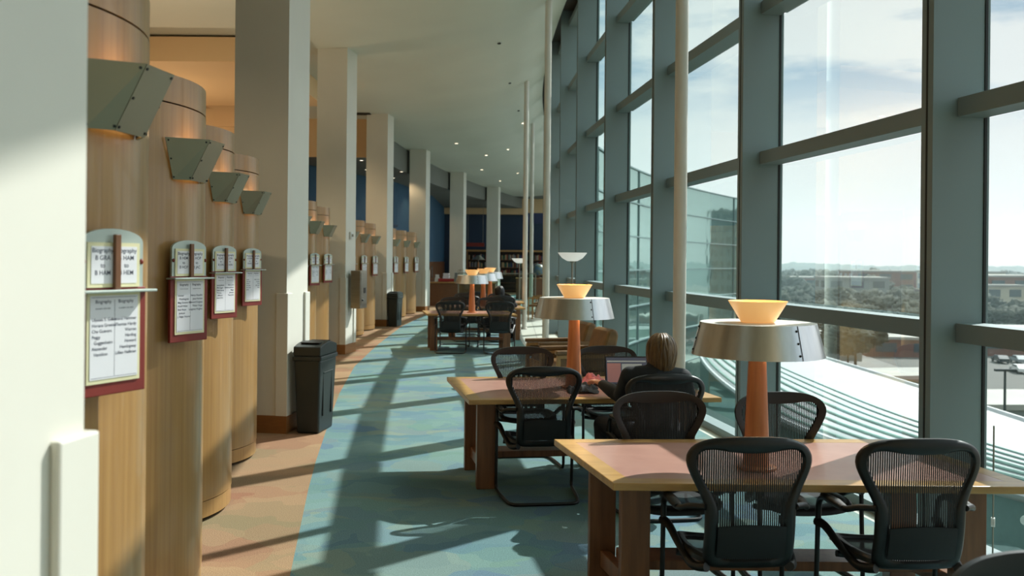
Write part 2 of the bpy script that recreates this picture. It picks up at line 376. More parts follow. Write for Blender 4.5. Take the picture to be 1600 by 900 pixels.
# ------------------------------------------------------------------ ceiling
def ceiling():
    mb = MB(); rows = []
    for y in ys:
        xc = CX(y) + 0.12; xe = GX(y) - 0.42; r = [(-15, y, ceil_z(xc, y)), (xc, y, ceil_z(xc, y))]
        for k in range(1, 15):
            x = xc + (xe - xc) * k / 14; r.append((x, y, ceil_z(x, y)))
        zt = ceil_z(xe, y); r += [(xe, y, zt + 0.14), (xe - 0.1, y, zt + 0.14)]
        rows.append(r)
    n = len(rows[0]); vs = [p for r in rows for p in r]
    mb.add(vs, [(i * n + j, (i + 1) * n + j, (i + 1) * n + j + 1, i * n + j + 1) for i in range(len(rows) - 1) for j in range(n - 1)])
    o = mb.build('ceiling', 'ceiling_paint', smooth=40); o['kind'] = 'structure'
    # pocket above the glass and the roof slab
    strip('ceiling_pocket', 'mullion_dark', lambda y: GX(y) - 0.9, lambda y: GX(y) + 0.1, z=7.2)
    mb = MB(); vs = []
    Y = ys
    for y in Y: vs += [(-15.2, y, 7.7), (GX(y) + 0.08, y, 7.7), (GX(y) + 0.08, y, 6.98), (GX(y) + 0.01, y, 6.98)]
    mb.add(vs, [(4 * i + j, 4 * i + j + 1, 4 * i + 5 + j, 4 * i + 4 + j) for i in range(len(Y) - 1) for j in range(3)])
    o = mb.build('ceiling_roof_slab', 'concrete'); o['kind'] = 'structure'
    # lower ceiling and bulkheads in the left part of the room
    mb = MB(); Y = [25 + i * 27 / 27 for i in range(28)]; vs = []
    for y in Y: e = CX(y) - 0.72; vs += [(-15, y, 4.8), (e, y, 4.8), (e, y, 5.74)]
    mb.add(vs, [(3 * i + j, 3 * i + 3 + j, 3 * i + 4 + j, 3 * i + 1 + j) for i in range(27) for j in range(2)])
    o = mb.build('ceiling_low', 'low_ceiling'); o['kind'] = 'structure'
    mb = MB(); mb.box((-9.4, 24.95, 5.18), (11.0, 0.12, 1.1)); mb.box((-9.0, 18.3, 5.52), (9.3, 4.6, 0.44))
    mb.box((-9.0, 21.2, 5.3), (6.4, 0.4, 0.85))
    o = mb.build('ceiling_bulkhead', 'cream_paint'); o['kind'] = 'structure'
ceiling()

# ------------------------------------------------------------------ walls
def wall(name, pts, z0, z1, m, th=0.15):
    mb = MB()
    for (a, b) in zip(pts, pts[1:]):
        c = ((a[0] + b[0]) / 2, (a[1] + b[1]) / 2, (z0 + z1) / 2); L = hypot(b[0] - a[0], b[1] - a[1])
        mb.box(c, (L, th, z1 - z0), atan2(b[1] - a[1], b[0] - a[0]))
    o = mb.build(name, m); o['kind'] = 'structure'; return o
wall('wall_left', [(-15.1, -6), (-15.1, 52)], -0.3, 8.2, 'cream_paint')
wall('wall_back', [(-15.1, -6.1), (7.0, -6.1)], -0.3, 8.2, 'cream_paint')
wall('wall_end', [(-15.1, 52.1), (4.4, 52.1)], -0.3, 8.2, 'dark_blue_wall', 0.2)
wall('wall_end_band', [(-6, 51.7), (4.0, 51.7)], 4.45, 5.35, 'cream_paint', 0.5)
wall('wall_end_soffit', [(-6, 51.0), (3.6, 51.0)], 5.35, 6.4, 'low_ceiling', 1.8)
wall('wall_blue', [(-13, 21.5), (-6.6, 28.8), (-4.6, 35), (-3.85, 42), (-4.0, 51.9)], 1.7, 5.8, 'blue_wall')
wall('wall_blue_wainscot', [(-13, 21.5), (-6.6, 28.8), (-4.6, 35), (-3.85, 42), (-4.0, 51.9)], 0, 1.7, 'desk_wood', 0.2)
mb = MB()
for (x, y) in ((-7.3, 28.0), (-6.2, 30.0), (-5.3, 32.8), (-4.75, 34.5)):
    a = atan2(28.8 - 21.5, 6.4) if y < 28.8 else atan2(6.2, 2.0)
    mb.box((x + 0.12, y, 3.9), (0.06, 0.12, 1.6), a); 
mb.box((-5.45, 31.9, 3.1), (6.2, 0.1, 0.08), atan2(6.2, 2.0))
o = mb.build('trim_blue_wall', 'dark_blue_wall'); o['kind'] = 'structure'
wall('wall_cream', [(-13, 19.9), (-5.9, 21.3)], 0, 5.3, 'cream_paint')

# ------------------------------------------------------------------ columns
TH = radians(9); sv = Vector((sin(TH), cos(TH), 0)); lv = Vector((-cos(TH), sin(TH), 0))
colnames = ['nearest white column with a corner guard at left edge', 'white square column beside the nearer black bin', 'white square column carrying the steel cabinet',
            'white square column beside the farther black bin', 'white square column left of the reference desk', 'sixth white column, rising behind the reference desk', 'farthest white column, in front of the back bookcase']
for i, (x, y) in enumerate(COLS):
    P = Vector((x, y, 0)); w, d = 0.59, 0.56
    ztop = 5.9
    q = lambda a, b, o=0: ((P + sv * a + lv * b).x, (P + sv * a + lv * b).y)
    r = thing('column', colnames[i], 'column', (x, y, 0))
    def loc(poly): return [(a - x, b - y) for a, b in poly]
    MB().prism(loc([q(0, 0), q(d, 0), q(d, w), q(0, w)]), 0, ztop).build('shaft', 'column_paint', r)
    b = 0.016
    MB().prism(loc([q(-b, -b), q(d + b, -b), q(d + b, w + b), q(-b, w + b)]), 0, 0.18).build('base_trim', 'wood_trim', r)
    g, t = 0.105, 0.022
    for (a0, s1) in ((0, 1), (d, -1)):                 # L-shaped guards on the hall-side corners
        poly = [q(a0 - s1 * t, -t), q(a0 + s1 * g, -t), q(a0 + s1 * g, 0.001), q(a0 + s1 * 0.001, 0.001), q(a0 + s1 * 0.001, g), q(a0 - s1 * t, g)]
        MB().prism(loc(poly), 0.18, 1.44).build('corner_guard', 'column_paint', r, bevel=0.006)

# thin poles along the glass
for i, (x, y) in enumerate([(1.62, 8.65), (0.63, 16.5), (0.34, 23.5), (0.66, 30.7)]):
    lab = ['slender white round pole rising just behind the seated person', 'slender white pole behind the brown armchairs', 'slender white pole at the right end of the far tables', 'farthest slender white pole by the wooden chairs'][i]
    r = thing('pole', lab, 'pole', (x, y, 0))
    MB().lathe([(0.062, 0.0), (0.062, ceil_z(x, y) - 0.002)], 24).build('shaft', 'pole_paint', r, smooth=40)
    MB().lathe([(0.085, 0), (0.085, 0.03), (0.07, 0.04)], 24).build('collar', 'pole_paint', r, smooth=40)

# ------------------------------------------------------------------ curtain wall
FY = [5.6 + 2.76 * k for k in range(-4, 18)]
for k, y in enumerate(FY):
    n = gnorm(y); x = GX(y); a = atan2(n.y, n.x)
    mb = MB(); c = Vector((x, y, 0)) + n * 0.1875
    mb.box((c.x, c.y, 3.55), (0.355, 0.115, 7.3), a)
    mb.mi = 1
    c2 = Vector((x, y, 0)) + n * 0.005; mb.box((c2.x, c2.y, 3.55), (0.02, 0.13, 7.3), a)       # gasket at the glass
    c3 = Vector((x, y, 0)) + n * 0.3665; mb.box((c3.x, c3.y, 3.55), (0.004, 0.016, 7.3), a)     # groove on the hall face
    c4 = Vector((x, y, 0)) - n * 0.02; mb.mi = 0; mb.box((c4.x, c4.y, 3.55), (0.03, 0.09, 7.3), a)
    o = mb.build('trim_%d' % (k + 1), ['mullion_paint', 'gasket'], bevel=0.004); o['kind'] = 'structure'
for k, (ya, yb) in enumerate(zip(FY, FY[1:])):
    na, nb = gnorm(ya), gnorm(yb); A = Vector((GX(ya), ya, 0)); B = Vector((GX(yb), yb, 0))
    d = (B - A).normalized(); a = d * 0.06; nrm = Vector((-d.y, d.x, 0)); nrm = nrm if nrm.x < 0 else -nrm
    A2, B2 = A + a, B - a; L = (B2 - A2).length; mid = (A2 + B2) / 2; ang = atan2(d.y, d.x)
    r = bpy.data.objects.new('window_%d' % (k + 1), None); COL.objects.link(r); r['kind'] = 'structure'
    mb = MB()
    for z in BARS:
        c = mid + nrm * 0.105; mb.box((c.x, c.y, z - 0.058), (L, 0.19, 0.116), ang)
        c = mid - nrm * 0.03; mb.box((c.x, c.y, z - 0.058), (L, 0.06, 0.06), ang)
    c = mid + nrm * 0.08; mb.box((c.x, c.y, 0.04), (L, 0.16, 0.08), ang)
    mb.build('window_bar', 'mullion_paint', r)
    zs = [0.08] + BARS
    mb = MB()
    for z0, z1 in zip(zs, zs[1:]):
        mb.add([(A2.x, A2.y, z0), (B2.x, B2.y, z0), (B2.x, B2.y, z1 - 0.116), (A2.x, A2.y, z1 - 0.116)], [(0, 1, 2, 3)])
    mb.build('window_pane', 'window_glass', r)
r = thing('glass_clamp', 'small round metal glass clamp on a rod, at the lower right pane', 'clamp', (2.86, 5.3, 0))
MB().tube([(0, 0, 0.0), (0, 0, 0.85)], 0.005, 8, 1).build('rod', 'steel', r)
m_ = MB(); m_.M = Matrix.Translation((0, 0, 0.28)) @ Matrix.Rotation(radians(60), 4, 'Z') @ Matrix.Rotation(pi / 2, 4, 'X'); m_.lathe([(0, -0.01), (0.028, -0.01), (0.028, 0.01), (0, 0.01)], 20); m_.build('disc', 'white_plastic', r)

# ------------------------------------------------------------------ library shelf ends, sconces, signs
RP = 0.75
def arc_panel(mb, r0, r1, a0, a1, z0, z1, n=26):
    v = []; f = []
    for i in range(n + 1):
        a = a0 + (a1 - a0) * i / n; c, s_ = cos(a), sin(a)
        v += [(r1 * c, r1 * s_, z0), (r1 * c, r1 * s_, z1), (r0 * c, r0 * s_, z1), (r0 * c, r0 * s_, z0)]
    for i in range(n):
        for j in range(4): f.append((4 * i + j, 4 * i + 4 + j, 4 * i + 4 + (j + 1) % 4, 4 * i + (j + 1) % 4))
    f += [(3, 2, 1, 0), tuple(4 * n + j for j in range(4))]
    return mb.add(v, f)
def shelf_unit(c, label, ax, first=None):
    if first: return dup(first, (c[0], c[1], 0), ax, label, 'curved shelf ends along the hall')
    r = thing('shelf_end', label, 'shelf end', (c[0], c[1], 0), ax, 'curved shelf ends along the hall')
    h = radians(62)
    mb = MB(); arc_panel(mb, RP - 0.03, RP, -h, h, 0.145, 2.555); mb.build('curved_panel', 'panel_wood', r, smooth=30, weld=True)
    mb = MB(); arc_panel(mb, RP - 0.03, RP - 0.001, -h, h, 2.563, 2.70); mb.build('top_band', 'panel_wood', r, smooth=30, weld=True)
    mb = MB(); arc_panel(mb, RP - 0.045, RP - 0.004, -h, h, 0.03, 0.139); mb.build('base_band', 'panel_wood', r, smooth=30, weld=True)
    mb = MB(); arc_panel(mb, RP - 0.05, RP - 0.03, -h * 0.98, h * 0.98, 0.02, 2.68, 16)
    e = cos(h) * (RP - 0.03); w = sin(h) * (RP - 0.03)
    mb.box((e - 0.45, 0, 1.33), (0.9, 2 * w - 0.1, 2.6))
    mb.build('carcass', 'shelf_dark', r)
    for sg in (-1, 1):
        MB().box((e + 0.01, sg * (w + 0.012), 1.35), (0.03, 0.02, 2.66)).build('edge_strip', 'maple_edge', r)
    return r
def make_sconce(loc, rz, label, group):
    r = thing('wall_sconce', label, 'sconce', loc, rz, group)
    T = [(-0.02, 0.20, 0.20), (0.15, 0.08, 0.20), (0.15, -0.08, 0.20), (-0.02, -0.20, 0.20)]
    Bt = [(-0.01, 0.14, 0.0), (0.05, 0.078, 0.0), (0.05, -0.085, 0.0), (-0.01, -0.14, 0.0)]
    for nm, i in (('side_plate', 0), ('front_plate', 1), ('side_plate', 2)):
        q = [Vector(Bt[i]), Vector(Bt[i + 1]), Vector(T[i + 1]), Vector(T[i])]
        nn = (q[1] - q[0]).cross(q[3] - q[0]).normalized() * 0.004
        mb = MB(); mb.add([p + nn for p in q] + [p - nn for p in q], [(0, 1, 2, 3), (7, 6, 5, 4), (0, 4, 5, 1), (1, 5, 6, 2), (2, 6, 7, 3), (3, 7, 4, 0)])
        o = mb.build(nm, 'sconce_metal', r)
        sg = 1 if nn.dot(Vector((0.1, 0, 0)) + (q[0] + q[1] + q[2] + q[3]) / 4 * 2 - Vector((0.2, 0, 0))) > 0 else -1
        for u, w_ in ((0.06, 0.94), (0.94, 0.94), (0.06, 0.06), (0.94, 0.06), (0.94, 0.5)):
            p = (q[0] * (1 - u) + q[1] * u) * (1 - w_) + (q[3] * (1 - u) + q[2] * u) * w_
            MB().tube([p - nn * 1.7, p + nn * 1.7], 0.0048, 8, 1).build('screw', 'rivet', o)
    mb = MB(); mb.add([(0.0, 0.125, 0.012), (0.044, 0.07, 0.012), (0.044, -0.075, 0.012), (0.0, -0.125, 0.012)], [(0, 1, 2, 3)])
    mb.build('diffuser', 'amber_diffuser', r)
    mb = MB(); mb.add([(0.0, 0.17, 0.15), (0.10, 0.07, 0.15), (0.10, -0.07, 0.15), (0.0, -0.17, 0.15)], [(0, 1, 2, 3)])
    mb.build('upper_diffuser', 'amber_diffuser', r)
    return r
def write(mb, body, size, x, z, out, align='CENTER', sp=1.0):
    vs, fs = textmesh(body, size, align, sp)
    # local frame: sign faces +x, reading left to right is towards +y
    mb.add([(out, x + a, z + b) for a, b, c in vs], fs)
def make_sign(loc, rz, label, group, cards, left, right):
    r = thing('shelf_sign', label, 'sign', loc, rz, group); w = 0.24
    # origin at ledge height
    mb = MB(); n = 12; pts = [(-w / 2, -0.32), (w / 2, -0.32), (w / 2, 0.0), (-w / 2, 0.0)]
    mb.box((0.012, 0, -0.155), (0.016, w + 0.012, 0.325)); mb.build('lower_board', 'sign_red', r, bevel=0.003)
    poly = [(-w / 2 + 0.005, 0.0), (w / 2 - 0.005, 0.0)] + [((w / 2 - 0.005) * cos(pi * i / n), 0.145 + 0.04 * sin(pi * i / n)) for i in range(n + 1)]
    m = len(poly); mb = MB(); mb.add([(0.006, a, b) for a, b in poly] + [(0.018, a, b) for a, b in poly], [tuple(range(m))[::-1], tuple(range(m, 2 * m))] + [(i, (i + 1) % m, m + (i + 1) % m, m + i) for i in range(m)])
    mb.build('arched_plate', 'sign_silver', r)
    mb = MB(); mb.box((0.021, 0, 0.075), (0.004, 0.195, 0.135)); mb.mi = 1; mb.box((0.0235, 0, 0.075), (0.002, 0.17, 0.112)); mb.mi = 2
    for sx, body in ((-0.044, cards[0]), (0.044, cards[1])):
        write(mb, 'Biography\n' + body, 0.0195, sx, 0.128, 0.0248, sp=1.15)
    mb.build('index_card', ['sign_cream', 'sign_paper', 'ink'], r)
    MB().box((0.032, 0.002, 0.085), (0.012, 0.022, 0.165)).build('wooden_bar', 'sign_bar', r, bevel=0.002)
    MB().box((0.03, 0, -0.004), (0.06, w + 0.03, 0.008)).build('ledge', 'sign_silver', r, bevel=0.002)
    for sy in (-1, 1): MB().sphere((0.02, sy * (w / 2 - 0.013), 0.085), (0.006, 0.007, 0.009), 10, 6).build('knob', 'sign_red', r, smooth=60)
    mb = MB(); mb.box((0.0225, 0, -0.142), (0.004, 0.198, 0.275)); mb.mi = 1; mb.box((0.0252, 0, -0.142), (0.002, 0.178, 0.25)); mb.mi = 2
    write(mb, 'Biography', 0.0145, -0.042, -0.028, 0.0265); write(mb, 'Biography', 0.0145, 0.042, -0.028, 0.0265)
    write(mb, 'Located in this aisle', 0.0068, -0.043, -0.052, 0.0265); write(mb, 'Located in this aisle', 0.0068, 0.043, -0.052, 0.0265)
    write(mb, left, 0.0135, -0.083, -0.082, 0.0265, 'LEFT', 1.28); write(mb, right, 0.0135, 0.083, -0.082, 0.0265, 'RIGHT', 1.28)
    mb.box((0.0262, 0, -0.145), (0.0004, 0.0012, 0.23)); mb.box((0.0262, 0, -0.262), (0.0004, 0.168, 0.0012)); mb.box((0.0262, 0, -0.022), (0.0004, 0.168, 0.0012))
    mb.build('name_list', ['sign_cream', 'sign_paper', 'ink'], r)
    MB().box((-0.022, 0, -0.02), (0.055, 0.1, 0.2)).build('bracket', 'sign_bar', r)
    return r
CENT = [(-1.995, 2.918), (-2.39, 4.657), (-2.766, 6.378), (-3.06, 8.055)]
CENT += [(CX(y) - 0.86, y) for y in (10.75, 12.45, 14.15, 15.85)] + [(CX(y) - 0.86, y) for y in (19.3, 21.1, 22.85)] + [(CX(y) - 0.86, y) for y in (26.3, 28.1, 29.85)]
wh = ['nearest the camera at the left edge', 'second from the left edge', 'third from the left edge', 'just before the column with the nearer bin',
      'first behind the column with the nearer bin', 'second behind the column with the nearer bin', 'third behind the column with the nearer bin', 'just before the column with the steel cabinet',
      'first behind the column with the steel cabinet', 'second behind the column with the steel cabinet', 'just before the column with the farther bin',
      'first of three behind the farther bin', 'middle of three behind the farther bin', 'last before the column by the reference desk']
LISTS = [(('B GRA\nto\nB HAM', 'B HAM\nto\nB HEM'), 'Ulysses S. Grant\nHorace Greeley\nChe Guevara\nPeggy\n  Guggenheim\nAlexander\n  Hamilton', 'Armand Hammer\nThomas Hardy\nWarren\nHarding\nHoward\nHemingway\nLillian Hellman'),
         (('B HEM\nto\nB HOP', 'B HOP\nto\nB JAC'), 'Homer\n  Washington\nMeg Greene Ott\nAdolf Hitler\nBob Hope\n  Jackson\nJ. Edgar Hoover', 'Harry Houdini\nJane Harlow\nHoward Hughes\nVictor Hugo\nLangston Hughes'),
         (('B JAC\nto\nB JON', 'B JON\nto\nB KEN'), 'Jesse Jackson\nMick Jagger\nHenry James\nThomas\n  Jefferson\nJoan of Arc', 'Elton John\nAndrew Johnson\nMagic\nJohnson\nPope John'),
         (('B KEN\nto\nB KIN', 'B KIN\nto\nB LAF'), 'Jackie\nKennedy\nRobert\nKennedy\nJohn Paul\nJones', 'Helen Keller\nCoretta\nKing\nBilly Jean\nKing')]
sh0 = None; sc0 = None; signs = []
for i, c in enumerate(CENT):
    ax = radians(-14) + (atan2(1, 1) * 0)
    sh = shelf_unit(c, 'curved wooden shelf end panel, ' + wh[i], ax, sh0)
    if sh0 is None: sh0 = sh
    b = radians(-8); p = (c[0] + (RP + 0.002) * cos(b), c[1] + (RP + 0.002) * sin(b), 2.185)
    gs = 'metal uplight sconces on the shelf ends'
    lab = 'grey box sconce on the shelf end ' + wh[i]
    if sc0 is None: sc = sc0 = make_sconce(p, b, lab, gs)
    else: sc = dup(sc0, p, b, lab, gs)
    if True:
        ld = bpy.data.lights.new('sconce_light', 'POINT'); ld.energy = 0.35; ld.color = (1, 0.68, 0.40); ld.shadow_soft_size = 0.05
        lo = bpy.data.objects.new('sconce_light', ld); COL.objects.link(lo); lo.parent = sc; lo.location = (0.085, 0, 0.185)
    b2 = radians(-14); p = (c[0] + (RP + 0.042) * cos(b2), c[1] + (RP + 0.042) * sin(b2), 1.70); rz = radians(-24)
    lab = 'red index sign on the shelf end ' + wh[i]; gg = 'index signs on the shelf ends'
    if i < 4: signs.append(make_sign(p, rz, lab, gg, *LISTS[i]))
    else: dup(signs[i % 4], p, rz, lab, gg)

# ------------------------------------------------------------------ reading tables
def lerp2(P, u, v):
    FL, FR, BR, BL = [Vector((*p, 0)) for p in P]
    return (FL * (1 - u) + FR * u) * (1 - v) + (BL * (1 - u) + BR * u) * v
def make_table(P, label):
    c = lerp2(P, 0.5, 0.5); r = thing('reading_table', label, 'table', (c.x, c.y, 0), 0, 'reading tables along the windows')
    L = lambda u, v: (lerp2(P, u, v) - c)
    w = (Vector(P[1]) - Vector(P[0])).length; d = (Vector(P[3]) - Vector(P[0])).length
    eu, ev = 0.10 / w, 0.10 / d
    z0, z1 = 0.703, 0.74
    def quad(u0, u1, v0, v1, za, zb, mb): mb.prism([tuple(L(a, b).xy) for a, b in ((u0, v0), (u1, v0), (u1, v1), (u0, v1))], za, zb)
    mb = MB(); o = [L(0, 0), L(1, 0), L(1, 1), L(0, 1)]; i_ = [L(eu, ev), L(1 - eu, ev), L(1 - eu, 1 - ev), L(eu, 1 - ev)]
    vs = [(p.x, p.y, z) for z in (z0, z1) for p in o + i_]
    fs = []
    for k in range(4):
        j = (k + 1) % 4
        fs += [(8 + k, 8 + j, 8 + 4 + j, 8 + 4 + k), (k, 4 + k, 4 + j, j), (k, j, 8 + j, 8 + k)]
    mb.add(vs, fs); mb.build('edge_band', 'maple_edge', r, weld=True, bevel=0.004)
    mb = MB(); quad(eu, 1 - eu, ev, 1 - ev, z0 - 0.002, z1 - 0.0005, mb); mb.build('inlay_top', 'table_inlay', r)
    ax = (L(1, 0) - L(0, 0)).normalized(); ay = (L(0, 1) - L(0, 0)).normalized()
    ang = atan2(ax.y, ax.x)
    for u, sg in ((0.09, 1), (0.91, -1)):
        pts = [L(u, 0.22), L(u, 0.70)]
        for p in pts:
            MB().box((p.x, p.y, z0 / 2), (0.145, 0.11, z0), ang).build('leg', 'leg_wood', r, bevel=0.005)
        m = (pts[0] + pts[1]) / 2; ln = (pts[1] - pts[0]).length; a2 = atan2((pts[1] - pts[0]).y, (pts[1] - pts[0]).x)
        MB().box((m.x, m.y, 0.155), (ln - 0.1, 0.05, 0.09), a2).build('end_rail', 'leg_wood', r, bevel=0.004)
        MB().box((m.x, m.y, 0.67), (ln - 0.1, 0.05, 0.065), a2).build('top_rail', 'leg_wood', r, bevel=0.004)
    a, b = L(0.09, 0.46), L(0.91, 0.46); m = (a + b) / 2
    MB().box((m.x, m.y, 0.215), ((b - a).length - 0.02, 0.22, 0.05), ang).build('stretcher', 'leg_wood', r, bevel=0.004)
    return r
TABLES = [([(0.496, 4.285), (2.55, 4.29), (2.33, 5.43), (0.26, 5.33)], 'nearest reading table with pinkish top, empty but for its lamp'),
          ([(-0.315, 6.78), (1.657, 7.03), (1.37, 8.32), (-0.58, 8.11)], 'reading table where the person works at a laptop'),
          ([(-1.65, 17.5), (0.11, 17.6), (-0.08, 18.8), (-1.86, 18.7)], 'first far reading table past the armchairs'),
          ([(-1.48, 20.0), (0.31, 20.05), (0.2, 21.2), (-1.58, 21.2)], 'second far reading table past the armchairs'),
          ([(-1.40, 22.6), (0.33, 22.6), (0.26, 23.7), (-1.45, 23.7)], 'farthest reading table before the desk')]
for P, lab in TABLES: make_table(P, lab)

# ------------------------------------------------------------------ big table lamps
def make_lamp():
    r = thing('table_lamp', '', 'lamp', (0, 0, 0), 0, 'large shaded lamps on the reading tables')
    mb = MB(); mb.lathe([(0.0, 0.0), (0.10, 0.0), (0.10, 0.012), (0.07, 0.02)], 32); mb.build('foot', 'lamp_wood', r, smooth=40)
    mb = MB(); mb.lathe([(0.066, 0.016), (0.0655, 0.05), (0.0425, 0.62), (0.042, 0.745)], 32); mb.build('stem', 'lamp_wood', r, smooth=40)
    mb = MB(); mb.lathe([(0.335, 0.585), (0.292, 0.752), (0.289, 0.752), (0.332, 0.585)], 64, closed=True)
    sh = mb.build('shade', 'aluminium', r, smooth=40)
    for a in (-68, 178, 57):
        a = radians(a); pass
        for z in (0.61, 0.668, 0.727):
            rr = 0.335 + (0.292 - 0.335) * (z - 0.585) / 0.167; MB().sphere(((rr + 0.001) * cos(a), (rr + 0.001) * sin(a), z), 0.006, 8, 6).build('rivet', 'rivet', sh, smooth=60)
        a3 = a + radians(2.2)
        q = MB(); q.tube([((0.337) * cos(a3), (0.337) * sin(a3), 0.586), ((0.294) * cos(a3), (0.294) * sin(a3), 0.751)], 0.0016, 4, 1); q.build('seam', 'rivet', sh)
    mb = MB(); mb.lathe([(0.0, 0.745), (0.29, 0.745), (0.29, 0.751), (0.0, 0.751)], 48); mb.build('top_disc', 'shade_top', r)
    mb = MB(); prof = [(0.0, 0.754), (0.085, 0.754), (0.15, 0.862), (0.146, 0.862), (0.081, 0.760), (0.0, 0.760)]
    mb.lathe(prof, 48); mb.build('glass_bowl', 'bowl_glass', r, smooth=40)
    mb = MB(); mb.sphere((0, 0, 0.81), 0.026, 12, 8); mb.build('bulb', 'bulb', r, smooth=60)
    mb = MB(); mb.sphere((0, 0, 0.69), 0.026, 12, 8); mb.build('bulb', 'bulb', r, smooth=60)
    return r
lamp0 = make_lamp()
LAMPS = [((1.27, 4.62), 'large aluminium-shaded lamp on the nearest table, right of the person'), ((0.525, 7.5), 'large aluminium-shaded lamp on the laptop table, before the brown armchairs'),
         ((-0.80, 18.05), 'aluminium-shaded lamp on the first far table, nearest of its row'), ((-0.655, 20.6), 'aluminium-shaded lamp on the second far table, middle of its row'), ((-0.56, 23.1), 'aluminium-shaded lamp on the farthest table, last of its row')]
for i, ((x, y), lab) in enumerate(LAMPS):
    l = lamp0 if i == 0 else dup(lamp0, (0, 0, 0), 0, lab)
    l.location = (x, y, 0.7415); l['label'] = lab
    ld = bpy.data.lights.new('lamp_light', 'POINT'); ld.energy = 2; ld.color = (1, 0.66, 0.35); ld.shadow_soft_size = 0.03
    lo = bpy.data.objects.new('lamp_light', ld); COL.objects.link(lo); lo.parent = l; lo.location = (0, 0, 0.845)
    ld = bpy.data.lights.new('lamp_down_light', 'POINT'); ld.energy = 1.5; ld.color = (1, 0.66, 0.35); ld.shadow_soft_size = 0.03
    lo = bpy.data.objects.new('lamp_down_light', ld); COL.objects.link(lo); lo.parent = l; lo.location = (0.075, 0, 0.66)

# ------------------------------------------------------------------ mesh office chairs (cantilever base)
def back_y(x, z):                       # where the curved back surface stands
    t = (z - 0.42) / 0.6
    return -0.215 - 0.10 * t + 0.05 * t * t - 0.02 * sin(pi * min(1, t * 1.6)) + 0.55 * x * x
def ring(outer, inner, th, place, n=96, rnd=True):
    """closed band between two loops, thickness th, each point put in space by place(x, z, off)"""
    v = []; f = []
    prof = [(0, 0, -0.5), (0.0, 0, 0.15), (0.25, 0, 0.5), (0.75, 0, 0.5), (1, 0, 0.15), (1, 0, -0.5), (0.5, 0, -0.6)]
    k = len(prof)
    for i in range(n):
        o, q = outer[i], inner[i]
        for (u, _, t) in prof:
            v.append(place(o[0] + (q[0] - o[0]) * u, o[1] + (q[1] - o[1]) * u, t * th))
    for i in range(n):
        j = (i + 1) % n
        for p in range(k): f.append((i * k + p, j * k + p, j * k + (p + 1) % k, i * k + (p + 1) % k))
    return MB().add(v, f)
def resample(pts, n):
    P = spline([(a, b, 0) for a, b in pts], 12, True); L = [0]
    for a, b in zip(P, P[1:] + P[:1]): L.append(L[-1] + (b - a).length)
    out = []; k = 0
    for i in range(n):
        t = L[-1] * i / n
        while L[k + 1] < t: k += 1
        s_ = (t - L[k]) / max(1e-9, L[k + 1] - L[k]); a, b = P[k], P[(k + 1) % len(P)]; p = a + (b - a) * s_; out.append((p.x, p.y))
    return out
def angular(pts, c, n):                 # loop sampled by direction so that outer and inner correspond
    P = resample(pts, 400); out = []
    A = sorted([(atan2(p[1] - c[1], p[0] - c[0]), p) for p in P])
    for i in range(n):
        t = -pi + 2 * pi * i / n
        k = 0
        lo, hi = 0, len(A)
        best = min(A, key=lambda q: abs(((q[0] - t + pi) % (2 * pi)) - pi)); out.append(best[1])
    return out
def inside_span(loop, z):               # half-width of a symmetric loop at height z
    xs = []
    n = len(loop)
    for i in range(n):
        a, b = loop[i], loop[(i + 1) % n]
        if (a[1] - z) * (b[1] - z) < 0: xs.append(a[0] + (b[0] - a[0]) * (z - a[1]) / (b[1] - a[1]))
    return (min(xs), max(xs)) if len(xs) >= 2 else None
def sym(h): return h + [(-x, z) for x, z in h[::-1] if abs(x) > 1e-6]
